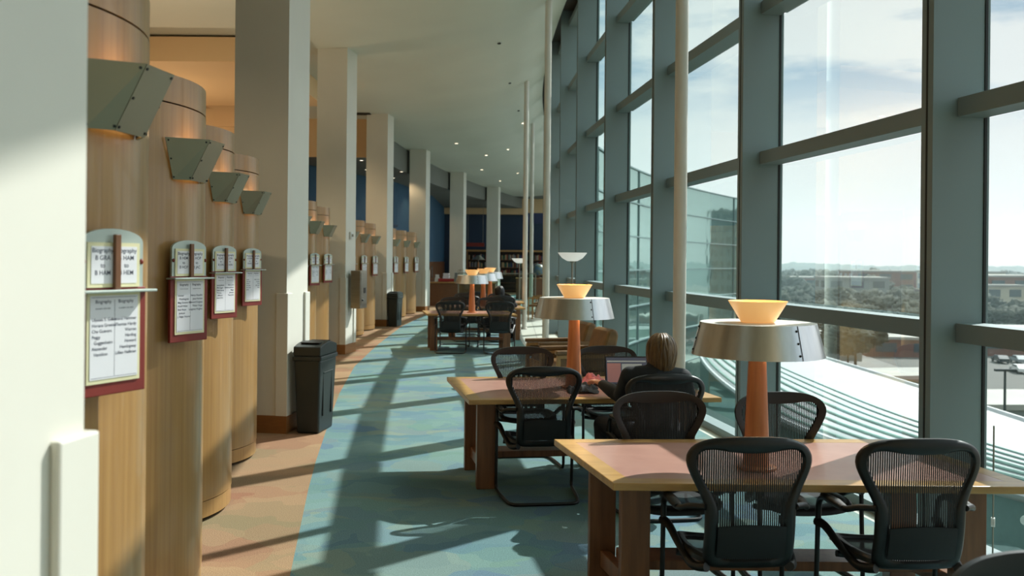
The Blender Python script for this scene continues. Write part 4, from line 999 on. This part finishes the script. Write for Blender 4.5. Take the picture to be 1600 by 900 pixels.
# ------------------------------------------------------------------ far end: desk, shelves, chairs
r = thing('reference_desk', 'long brown wooden reference desk at the end of the hall', 'desk', (-2.0, 35.4, 0), 0)
MB().box((0, 0, 0.44), (2.7, 0.7, 0.88)).build('front_panel', 'desk_wood', r, bevel=0.01)
MB().box((0, 0, 0.905), (2.8, 0.8, 0.05)).build('counter_top', 'chair_wood', r, bevel=0.01)
MB().box((-0.55, 0.05, 1.0), (0.7, 0.3, 0.12)).build('raised_ledge', 'red_tray', r, bevel=0.01)
for k, (x, y, h, w, m, nm, lab, cat) in enumerate([(-2.95, 35.45, 0.28, 0.2, 'white_plastic', 'paper_tray', 'white paper tray standing on the reference desk', 'tray'), (-2.6, 35.6, 0.34, 0.28, 'sign_paper', 'paper_stack', 'tall stack of white papers on the reference desk', 'paper stack'),
                                 (-2.2, 35.4, 0.36, 0.16, 'bld_grey', 'telephone', 'grey desk telephone on the reference desk', 'telephone'), (-1.85, 35.5, 0.30, 0.3, 'white_plastic', 'printer', 'white desktop printer on the reference desk', 'printer'), (-1.3, 35.6, 0.38, 0.42, 'laptop_black', 'computer_monitor', 'black computer monitor on the reference desk', 'monitor')]):
    t = thing(nm, lab, cat, (x, y, 0.9325))
    if nm == 'computer_monitor':
        MB().box((0, 0, 0.01), (0.24, 0.18, 0.02)).build('foot', m, t, bevel=0.004); MB().box((0, 0.02, 0.08), (0.05, 0.03, 0.13)).build('neck', m, t); MB().box((0, 0, 0.27), (0.48, 0.04, 0.30)).build('display', m, t, bevel=0.006)
    elif nm == 'paper_stack':
        mb = MB()
        for q in range(9): mb.box((random.uniform(-.01, .01), random.uniform(-.01, .01), 0.12 + 0.012 + q * 0.024), (0.24, 0.3, 0.022), random.uniform(-.08, .08))
        mb.build('sheets', m, t); MB().box((0, 0, 0.06), (0.26, 0.3, 0.12)).build('box', 'bld_grey', t, bevel=0.004)
    else:
        mb = MB(); mb.frustum((0, 0), (w, 0.24), (w * 0.9, 0.2), 0, h * 0.6); mb.build('body', m, t, bevel=0.01)
        MB().box((0, 0.03, h * 0.8), (w * 0.75, 0.12, h * 0.42)).build('top_part', m, t, bevel=0.01)
# back bookcases
books_built = []
def bookcase(x, y, w, h, label, nb):
    r = thing('bookcase', label, 'bookcase', (x, y, 0), 0, 'wooden bookcases on the end wall')
    mb = MB(); mb.box((0, 0.17, h / 2), (w, 0.03, h)); mb.build('back', 'shelf_dark', r)
    for sx in (-1, 1): MB().box((sx * w / 2, 0, h / 2), (0.05, 0.36, h)).build('side', 'chair_wood', r)
    MB().box((0, 0, h + 0.04), (w + 0.12, 0.42, 0.10)).build('cornice', 'chair_wood', r)
    zs = [0.1 + i * (h - 0.15) / 5 for i in range(5)]
    for z in zs: MB().box((0, 0, z), (w - 0.05, 0.34, 0.03)).build('shelf', 'desk_wood', r)
    for z in zs:
        xx = -w / 2 + 0.08
        while xx < w / 2 - 0.12:
            bw = random.uniform(0.045, 0.085); bh = random.uniform(0.22, 0.32)
            if random.random() < 0.86 and z > 0.9: books_built.append((x + xx + bw / 2, y - 0.05, z + 0.0155, bw, bh, random.randrange(6)))
            xx += bw + 0.004
bookcase(-1.75, 51.0, 1.6, 2.3, 'wooden bookcase on the end wall, left', 0)
bookcase(0.15, 51.0, 1.75, 2.3, 'wooden bookcase on the end wall, middle', 0)
bookcase(2.05, 51.0, 1.75, 2.3, 'wooden bookcase on the end wall, right', 0)
bk = {}
cn = ['dark red', 'tan', 'navy', 'green', 'grey', 'black']
for (x, y, z, bw, bh, c) in books_built[:240]:
    if c not in bk:
        t = MB().box((0, 0, 0.135), (0.06, 0.2, 0.27)).build('book', BOOKC[c]); bk[c] = t
    else: t = bk[c].copy(); COL.objects.link(t)
    t.location = (x, y, z); t.scale = (bw / 0.062, 1, bh / 0.27); tag(t, '%s book standing in the distant bookcases on the end wall' % cn[c], 'book', 'books in the distant bookcases, ' + cn[c])
r = thing('globe', 'blue desk globe seen between the far poles', 'globe', (1.25, 42.0, 1.0))
MB().sphere((0, 0, 0.38), 0.27, 24, 16).build('ball', 'globe_blue', r, smooth=60)
MB().tube([(0.0, 0, 0.08), (-0.2, 0, 0.12), (-0.30, 0, 0.38), (-0.2, 0, 0.63), (0, 0, 0.68)], 0.014, 8, 5).build('meridian', 'steel', r, smooth=60)
MB().lathe([(0, 0), (0.15, 0), (0.13, 0.03), (0.02, 0.06), (0.02, 0.11)], 20).build('foot', 'desk_wood', r, smooth=40)
r = thing('low_cabinet', 'low wooden cabinet carrying the globe', 'cabinet', (1.0, 42.1, 0))
MB().box((0, 0, 0.48), (1.6, 0.6, 0.94)).build('body', 'desk_wood', r, bevel=0.01); MB().box((0, 0, 0.975), (1.66, 0.66, 0.045)).build('top', 'chair_wood', r, bevel=0.01)
for sx in (-1, 1):
    d = MB().box((sx * 0.38, -0.31, 0.48), (0.7, 0.02, 0.82)).build('door', 'desk_wood', r, bevel=0.004); MB().box((sx * 0.08, -0.33, 0.55), (0.02, 0.02, 0.12)).build('handle', 'steel', d)
# glass partition
r = thing('glass_screen', 'low clear glass partition behind the far tables', 'glass screen', (-0.5, 30.2, 0))
MB().box((0, 0, 0.72), (2.6, 0.012, 1.24)).build('pane', 'rail_glass', r)
MB().box((0, 0, 1.36), (2.64, 0.04, 0.03)).build('top_rail', 'steel', r); MB().box((0, 0, 0.05), (2.64, 0.06, 0.10)).build('bottom_rail', 'steel', r)
for sx in (-1, 0, 1): MB().box((sx * 1.3, 0, 0.68), (0.04, 0.04, 1.36)).build('post', 'steel', r)
def wood_chair(loc, rz, label):
    r = thing('wooden_chair', label, 'chair', loc, rz, 'wooden chairs by the far glass')
    MB().box((0, 0, 0.45), (0.50, 0.50, 0.06)).build('seat', 'leather', r, bevel=0.02)
    for sy in (-1, 1):
        MB().tube([(0.24, sy * 0.25, 0.02), (0.25, sy * 0.25, 0.5), (0.32, sy * 0.25, 1.0)], 0.022, 8, 4).build('leg', 'chair_wood', r, smooth=60)
        MB().tube([(-0.24, sy * 0.25, 0.02), (-0.24, sy * 0.25, 0.62), (-0.18, sy * 0.25, 0.68), (0.26, sy * 0.25, 0.68)], 0.02, 8, 4).build('arm', 'chair_wood', r, smooth=60)
    mb = MB(); mb.M = Matrix.Translation((0.275, 0, 0.76)) @ Matrix.Rotation(radians(8), 4, 'Y'); mb.box((0, 0, 0), (0.04, 0.46, 0.46)); mb.build('backrest', 'leather', r, bevel=0.015)
    return r
wood_chair((0.80, 27.0, 0), radians(-15), 'wooden armchair by the far glass, nearer of two'); wood_chair((0.98, 28.4, 0), radians(-15), 'wooden armchair by the far glass, farther of two')
# hanging sign and second far sign, monitor
r = thing('hanging_sign', 'dark red hanging sign on the blue end wall', 'sign', (-1.95, 47.5, 2.62)); MB().box((0, 0, 0), (0.95, 0.05, 0.2)).build('board', 'sign_red', r, bevel=0.005)
mb = MB(); [mb.tube([(sx * 0.4, 0, 0.1), (sx * 0.4, 0, 3.0)], 0.008, 6, 1) for sx in (-1, 1)]; mb.build('hanger', 'steel', r)
r = thing('hanging_sign', 'navy hanging sign beside the far poles', 'sign', (1.22, 47.5, 4.05)); MB().box((0, 0, 0), (1.2, 0.06, 0.55)).build('board', 'book_navy', r, bevel=0.005)
mb = MB(); [mb.tube([(sx * 0.5, 0, 0.27), (sx * 0.5, 0, 1.8)], 0.008, 6, 1) for sx in (-1, 1)]; mb.build('hanger', 'steel', r)
# reading lamps over the bookcases seen as warm points
r = thing('floor_lamp', 'lit brass lamp in front of the end bookcases', 'floor lamp', (-1.72, 46.0, 0))
MB().lathe([(0, 0), (0.16, 0), (0.03, 0.04), (0.018, 0.06), (0.018, 1.7)], 16).build('pole', 'lamp_wood', r, smooth=40); MB().lathe([(0.10, 2.05), (0.34, 1.82), (0.33, 1.82), (0.09, 2.04)], 28, closed=True).build('shade', 'aluminium', r, smooth=40)
MB().sphere((0, 0, 1.95), 0.1, 12, 8).build('bulb', 'bulb', r, smooth=60); MB().lathe([(0.015, 1.68), (0.015, 1.9)], 8).build('socket', 'steel', r)
# wall signs near the wainscot
r = thing('wall_notice', 'pale framed notice on the wooden wall behind the desk', 'notice', (-3.66, 41.0, 1.25), radians(96)); MB().box((0, 0, 0), (1.1, 0.04, 0.5)).build('frame', 'bld_grey', r, bevel=0.01); MB().box((0, 0.022, 0), (1.0, 0.01, 0.42)).build('sheet', 'sign_paper', r)

# ------------------------------------------------------------------ ceiling lights
dl0 = None
def downlight(x, y, z, lab, grp, lit=0.0, spot=0, m='downlight'):
    global dl0
    if dl0 is None:
        dl0 = r = thing('downlight', lab, 'ceiling light', (x, y, z), 0, grp)
        MB().lathe([(0.055, 0.0), (0.085, 0.0), (0.085, -0.006), (0.055, -0.006)], 24, closed=True).build('trim_ring', 'white_plastic', r)
        MB().lathe([(0.0, -0.003), (0.056, -0.003)], 24).build('lens', 'downlight', r)
    else: r = dup(dl0, (x, y, z), 0, lab, grp)
    if lit:
        l = bpy.data.lights.new('downlight_beam', 'SPOT'); l.energy = lit; l.color = (1, 0.74, 0.45); l.spot_size = radians(130); l.spot_blend = 0.6; l.shadow_soft_size = 0.06
        lo = bpy.data.objects.new('downlight_beam', l); COL.objects.link(lo); lo.parent = r; lo.location = (0, 0, -0.05)
G1 = 'round downlights in the ceiling over the hall'
for (x, y) in [(-1.0, 33.5), (0.3, 29.5), (-1.3, 37.5), (-0.2, 33.2), (-1.9, 30.0), (0.2, 40.0), (-0.6, 42.0)]:
    downlight(x, y, ceil_z(x, y) - 0.004, 'small lit round downlight in the pale hall ceiling', G1)
G2 = 'round downlights in the low grey ceiling'
for (x, y) in [(-4.6, 27.2), (-4.9, 30.0), (-5.0, 26.4), (-4.4, 33.0), (-3.95, 38.2), (-3.6, 36.5), (-3.8, 30.6)]:
    downlight(x, y, 4.796, 'small lit round downlight in the low grey ceiling left', G2, 25)
G3 = 'added warm downlights over the stacks'
for (x, y) in [(-5.2, 6.5), (-6.5, 9.5), (-6.0, 13.0), (-6.8, 15.0), (-7.5, 18.5), (-5.6, 22.8), (-4.3, 20.5), (-4.2, 12.5)]:  # downlights added to give the left zone its warm light
    downlight(x, y, 5.74 if not (16 < y < 20.6 and x < -5.7) else 5.29, 'added round downlight warming the zone over the book stacks', G3, 150)
for (x, y) in [(-5.4, 12.5), (-7.5, 18.0), (-9.5, 23.0)]:  # uplights added out of view to brighten the beige wall and soffit
    r = thing('fill_uplight', 'added hidden uplight brightening the beige wall and soffit', 'light', (x, y, 2.75), 0, 'added hidden uplights behind the shelf ends')
    MB().lathe([(0, 0), (0.08, 0), (0.12, 0.1), (0.11, 0.1), (0.07, 0.02), (0, 0.02)], 16).build('housing', 'steel', r)
    MB().box((0, 0, -1.38), (0.5, 0.9, 2.72)).build('stack', 'shelf_dark', r)
    l = bpy.data.lights.new('fill_uplight_beam', 'SPOT'); l.energy = 130; l.color = (1, 0.76, 0.5); l.spot_size = radians(165); l.spot_blend = 0.5; l.shadow_soft_size = 0.1
    lo = bpy.data.objects.new('fill_uplight_beam', l); COL.objects.link(lo); lo.parent = r; lo.location = (0, 0, 0.15); lo.rotation_euler = (pi, 0, 0)
# sprinkler heads along the hall ceiling
for i, (x, y) in enumerate([(0.0, 10.4), (0.0, 14.0), (-0.05, 18.0), (0.15, 22.5), (0.4, 27.0)]):
    r = thing('sprinkler', 'small dark sprinkler head in the pale hall ceiling', 'sprinkler', (x - 0.25, y, ceil_z(x - 0.25, y)), 0, 'sprinklers in the hall ceiling')
    MB().lathe([(0.0, 0.0), (0.04, 0.0), (0.035, -0.02), (0.0, -0.03)], 14).build('head', 'rivet', r, smooth=40)
r = thing('air_grille', 'dark slotted air grille in the ceiling behind the cabinet column', 'vent', (-4.2, 24.0, 5.70)); MB().box((0, 0, 0), (0.75, 0.3, 0.05)).build('frame', 'gasket', r)

# ------------------------------------------------------------------ the world outside (four floors up)
GZ = -16.0
o = MB().add([(-400, -300, GZ), (900, -300, GZ), (900, 1600, GZ), (-400, 1600, GZ)], [(0, 1, 2, 3)]).build('ground', 'ground'); o['kind'] = 'structure'
mb = MB(); mb.add([(60, 70, GZ + 0.05), (260, 40, GZ + 0.05), (300, 190, GZ + 0.05), (70, 190, GZ + 0.05)], [(0, 1, 2, 3)]); mb.add([(-40, 230, GZ + 0.05), (500, 205, GZ + 0.05), (500, 219, GZ + 0.05), (-40, 244, GZ + 0.05)], [(0, 1, 2, 3)])
o = mb.build('ground_parking', 'asphalt'); o['kind'] = 'structure'
# far facade of the same curved building
mb = MB(); Y = [52.4 + i * 2.2 for i in range(24)]; vs = []
def FXx(y): return GX(y)
for y in Y: vs += [(FXx(y), y, GZ), (FXx(y), y, 8.5), (FXx(y) - 12, y, 8.5)]
mb.add(vs, [(3 * i + j, 3 * i + 3 + j, 3 * i + 4 + j, 3 * i + 1 + j) for i in range(23) for j in (0, 1)])
o = mb.build('wall_far_facade', 'facade_glass', smooth=30); o['kind'] = 'structure'
mb = MB()
for z in [8.45, 6.0, 3.6, 1.2, -1.4, -4.0, -7, -10]:
    for a, b in zip(Y, Y[1:]):
        A, B = Vector((FXx(a) + 0.06, a, z)), Vector((FXx(b) + 0.06, b, z)); m_ = (A + B) / 2; mb.box(m_, ((B - A).length, 0.1, 0.10), atan2((B - A).y, (B - A).x))
for a in Y[::6]: mb.box((FXx(a) + 0.05, a, -3.8), (0.08, 0.08, 24.6))
o = mb.build('trim_far_facade', 'mullion_paint'); o['kind'] = 'structure'
# lower parts of our own building under the floor
strip('wall_lower_facade', 'roof_glass', lambda y: GX(y) + 0.3, lambda y: GX(y) + 0.3, z=-0.3)
mb = MB(); vs = []
for y in ys: vs += [(GX(y) + 0.25, y, -0.3), (GX(y) + 0.25, y, GZ)]
mb.add(vs, [(2 * i, 2 * i + 2, 2 * i + 3, 2 * i + 1) for i in range(len(ys) - 1)]); o = mb.build('wall_lower', 'roof_glass'); o['kind'] = 'structure'
# the curved white metal roof below
r = thing('canopy_roof', 'curved white metal roof with long seams below the windows', 'roof')
def RO(y): return 19.3 - 0.0009 * (y - 45) ** 2          # outer edge
def RI(y): return 11.5 + (0.018 * (40 - y) ** 2 if y < 40 else 0.0035 * (y - 40) ** 2)           # inner edge
Yr = [12 + i * 2.0 for i in range(48)]
def rp(y, t): return (RI(y) + (RO(y) - RI(y)) * t, y, -4.0 - 0.9 * (1 - t) ** 1.5)
mb = MB(); vs = []; nt_ = 8
Yr = [y for y in Yr if RO(y) > RI(y) + 0.5]
for y in Yr: vs += [rp(y, k / nt_) for k in range(nt_ + 1)]
q = nt_ + 1
mb.add(vs, [(i * q + k, i * q + k + 1, (i + 1) * q + k + 1, (i + 1) * q + k) for i in range(len(Yr) - 1) for k in range(nt_)])
oo = mb.build('roof_skin', 'roof_white', r, smooth=60); sl = oo.modifiers.new('t', 'SOLIDIFY'); sl.thickness = 0.25; sl.offset = -1
for t in [0.06, 0.13, 0.20, 0.27, 0.34, 0.40, 0.46, 0.52]:
    pts = [Vector(rp(y, t)) + Vector((0, 0, 0.02)) for y in Yr]; m2 = MB(); m2.tube(pts, 0.09 if t < 0.4 else 0.05, 6, 1, flat=0.6); m2.build('seam', 'roof_line', r)
m2 = MB(); m2.tube([Vector(rp(y, 0)) for y in Yr], 0.13, 6, 1); m2.build('eave', 'roof_white', r); m2 = MB(); m2.tube([Vector(rp(y, 1)) for y in Yr], 0.13, 6, 1); m2.build('eave', 'roof_white', r)
mb = MB(); vs = []
for y in Yr: p = rp(y, 0.03); vs += [p, (p[0], y, GZ)]
mb.add(vs, [(2 * i, 2 * i + 2, 2 * i + 3, 2 * i + 1) for i in range(len(Yr) - 1)]); mb.build('lower_wall', 'roof_glass', r)
mb = MB(); vs = []
for y in Yr: p = rp(y, 0.97); vs += [p, (p[0], y, GZ)]
mb.add(vs, [(2 * i, 2 * i + 1, 2 * i + 3, 2 * i + 2) for i in range(len(Yr) - 1)]); mb.build('outer_wall', 'concrete', r)
# buildings
def building(x, y, w, d, h, m, label, nf, ang=0.0, roof='flat_roof'):
    r = thing('building', label, 'building', (x, y, GZ), ang)
    MB().box((0, 0, h / 2), (w, d, h)).build('wall', m, r)
    MB().box((0, 0, h + 0.25), (w + 0.6, d + 0.6, 0.5)).build('roof', roof, r)
    n = max(2, int(w / 6)); 
    for f in range(nf):
        mb = MB()
        for i in range(n): mb.box((-w / 2 + (i + 0.5) * w / n, -d / 2 - 0.05, (f + 0.55) * h / nf), (w / n * 0.55, 0.2, h / nf * 0.5))
        n2 = max(2, int(d / 6))
        for i in range(n2): mb.box((-w / 2 - 0.05, -d / 2 + (i + 0.5) * d / n2, (f + 0.55) * h / nf), (0.2, d / n2 * 0.55, h / nf * 0.5))
        mb.build('window_row', 'bld_glass', r)
    return r
def atpx(px, d): return (px - 800) / 1400 * d
for (px, d, w, dp, h, m, lab, nf) in [
    (1370, 330, 22, 20, 15, 'brick', 'dark brick mid-rise near the horizon left of big mullion', 4), (1330, 300, 20, 16, 13, 'bld_grey', 'grey block with pale front near the horizon', 3),
    (1250, 360, 30, 20, 12, 'brick', 'long low brick building near the horizon behind the lamp', 3), (1560, 260, 22, 18, 14.5, 'brick', 'brick building by the horizon right of the big mullion', 3),
    (1545, 250, 12, 14, 12, 'bld_cream', 'small pale block just left of the right brick building', 3), (1590, 300, 30, 18, 12, 'bld_grey', 'grey block at the far right horizon', 3),
    (1330, 185, 14, 9, 3.4, 'bld_cream', 'low pale-roofed shed beyond the white roof, left', 1), (1265, 170, 16, 12, 4.5, 'bld_grey', 'low grey shed beyond the white roof behind the lamp', 1),
    (1405, 175, 14, 8, 3.4, 'brick', 'small brick shed with a flat roof beyond the white roof', 1), (1340, 120, 24, 8, 2.8, 'concrete', 'long low concrete building right behind the white roof', 1),
    (1575, 84, 22, 9, 5.0, 'bld_grey', 'flat white-roofed low building at the right edge', 1), (1500, 340, 26, 16, 15, 'bld_cream', 'cream building hidden partly by the big mullion', 4),
    (1290, 230, 26, 14, 6, 'bld_cream', 'low cream building among the trees', 2), (1410, 240, 22, 14, 6.5, 'bld_grey', 'low grey building among the trees', 2), (1590, 180, 22, 10, 5, 'brick', 'low brick building among the trees at the right', 1)]:
    building(atpx(px, d), d, w, dp, h, m, lab, nf, radians(random.uniform(-12, 12)), 'flat_roof')
# towers standing out to the right, seen mirrored in the far facade
building(150, 150, 30, 26, 44, 'brick', 'brick tower mirrored in the far glass facade', 12, 0.4); building(185, 215, 26, 26, 34, 'bld_grey', 'grey tower mirrored in the far glass facade', 9, 0.2); building(190, 110, 30, 30, 30, 'brick', 'broad brick block mirrored in the far glass facade', 8, 0.1)
BPOS = [(o.location.x, o.location.y, 15) for o in bpy.data.objects if o.name.startswith('building')]
# trees
def make_crown(seed):
    bm = bmesh.new(); bmesh.ops.create_icosphere(bm, subdivisions=5, radius=1.0)
    for v in bm.verts:
        n_ = noise.noise(v.co * 1.6 + Vector((seed, 0, 0))) * 0.45 + noise.noise(v.co * 5 + Vector((0, seed, 0))) * 0.28 + noise.noise(v.co * 12) * 0.22 + noise.noise(v.co * 26) * 0.12
        v.co *= 1 + n_; v.co.z *= 0.85
    me = bpy.data.meshes.new('crown'); bm.to_mesh(me); bm.free(); me.polygons.foreach_set('use_smooth', [True] * len(me.polygons)); me.materials.append(M('crown_brown')); return me
crowns = [make_crown(s) for s in (1, 9, 17)]
trunk = MB().lathe([(0.06, 0), (0.04, 0.6), (0.02, 1.0)], 8).data('trunk', 'bark')
random.seed(21); cnt = 0
placed = []; tries = 0
while cnt < 295 and tries < 9000:
    tries += 1
    d = random.uniform(150, 600) if cnt > 60 else random.uniform(150, 300); px = random.uniform(1190, 1640); 
    if 1440 < px < 1515: continue
    x = atpx(px, d)
    if d < 195 and 60 < x < 300: continue
    R_ = random.uniform(3.2, 5.8) * (1 + (d > 300) * 0.3)
    if any(hypot(x - a, d - b) < (R_ + q) * 0.72 for a, b, q in placed + BPOS): continue
    placed.append((x, d, R_))
    r = thing('tree', 'bare brownish winter tree in the town beyond the windows', 'tree', (x, d, GZ), random.uniform(0, 6), 'winter trees in the town outside')
    c = bpy.data.objects.new('crown', crowns[cnt % 3]); COL.objects.link(c); c.parent = r; c.scale = (R_, R_, R_ * 0.8); c.location = (0, 0, R_ * 0.9 + 2)
    t = bpy.data.objects.new('trunk', trunk); COL.objects.link(t); t.parent = r; t.scale = (R_, R_, R_ + 1)
    cnt += 1
# wooded skyline
mb = MB(); vs = []; n = 260
for i in range(n + 1):
    a = radians(5 + 50 * i / n); R_ = 900
    x, y = R_ * sin(a), R_ * cos(a); h = 17.0 + 3.2 * noise.noise((i * 0.05, 0, 0)) + 2.2 * noise.noise((i * 0.35, 3, 0)) + 1.2 * noise.noise((i * 1.3, 7, 0))
    vs += [(x * 0.72, y * 0.72, GZ + 0.5), (x * 0.9, y * 0.9, GZ + h * 0.7), (x, y, GZ + h), (x * 1.2, y * 1.2, GZ)]
mb.add(vs, [(4 * i + j, 4 * i + 1 + j, 4 * i + 5 + j, 4 * i + 4 + j) for i in range(n) for j in range(3)])
o = mb.build('woodland', 'hazy_far_wood', smooth=80); tag(o, 'hazy bluish-green woodland along the horizon', 'woods', kind='stuff')
# parked cars and lamp posts
def make_car(m):
    r = thing('car', '', 'car'); mb = MB()
    prof = [(-2.2, 0.35), (2.2, 0.35), (2.25, 0.75), (1.9, 0.92), (1.1, 1.0), (0.5, 1.42), (-1.1, 1.42), (-1.8, 1.0), (-2.2, 0.92)]
    k = len(prof); mb.add([(x, -0.88, z) for x, z in prof] + [(x, 0.88, z) for x, z in prof], [tuple(range(k))[::-1], tuple(range(k, 2 * k))] + [(i, (i + 1) % k, k + (i + 1) % k, k + i) for i in range(k)])
    mb.build('body', m, r, bevel=0.08, weld=True)
    MB().box((-0.3, 0, 1.2), (1.9, 1.79, 0.26)).build('windows', 'bld_glass', r)
    for sx in (-1.35, 1.35):
        for sy in (-1, 1):
            w_ = MB(); w_.M = Matrix.Translation((sx, sy * 0.82, 0.34)) @ Matrix.Rotation(pi / 2, 4, 'X'); w_.lathe([(0.34, -0.1), (0.34, 0.1)], 16); w_.build('wheel', 'tyre', r)
    return r
cars = {}
k = 0
for row in range(4):
    for i in range(9):
        cm = ['car_dark', 'car_silver', 'car_white', 'car_dark', 'car_red'][(i * 3 + row) % 5]
        x, y = 74 + i * 3.1 + row * 5, 118 + row * 15 - i * 0.5
        if i in (5,) and row % 2: continue
        lab = '%s parked car in the lot outside the right window' % cm.split('_')[1]
        gg = '%s cars in the parking lot' % cm.split('_')[1]
        if cm not in cars: cars[cm] = c = make_car(cm); c.location = (x, y, GZ + 0.06); c.rotation_euler = (0, 0, radians(80)); tag(c, lab, None, gg)
        else: dup(cars[cm], (x, y, GZ + 0.06), radians(80), lab, gg)
for i, (px, d) in enumerate([(1572, 70), (1280, 130), (1540, 150)]):
    r = thing('street_lamp', ['dark lamp post at the right edge beyond the roof', 'lamp post beyond the white roof, left', 'lamp post standing in the parking lot'][i], 'lamp post', (atpx(px, d), d, GZ))
    MB().lathe([(0.14, 0), (0.09, 9.5)], 8).build('post', 'car_dark', r); MB().box((0, 0, 9.6), (1.6, 0.3, 0.18)).build('lamp_head', 'car_dark', r)

# thin winter haze hanging over the town, starting well beyond the windows
hz = MB().box((330, 700, 20), (900, 1160, 72)).build('haze', 'concrete'); tag(hz, 'thin pale haze over the distant town', 'haze', kind='stuff')
hm_ = bpy.data.materials.new('haze'); hm_.use_nodes = True; t = hm_.node_tree; t.nodes.clear()
vo_ = N(t, 'ShaderNodeVolumeScatter'); vo_.inputs['Color'].default_value = (0.70, 0.86, 0.90, 1); vo_.inputs['Density'].default_value = 0.0007; vo_.inputs['Anisotropy'].default_value = 0.3
oo_ = N(t, 'ShaderNodeOutputMaterial'); t.links.new(vo_.outputs[0], oo_.inputs['Volume']); hz.data.materials.clear(); hz.data.materials.append(hm_)
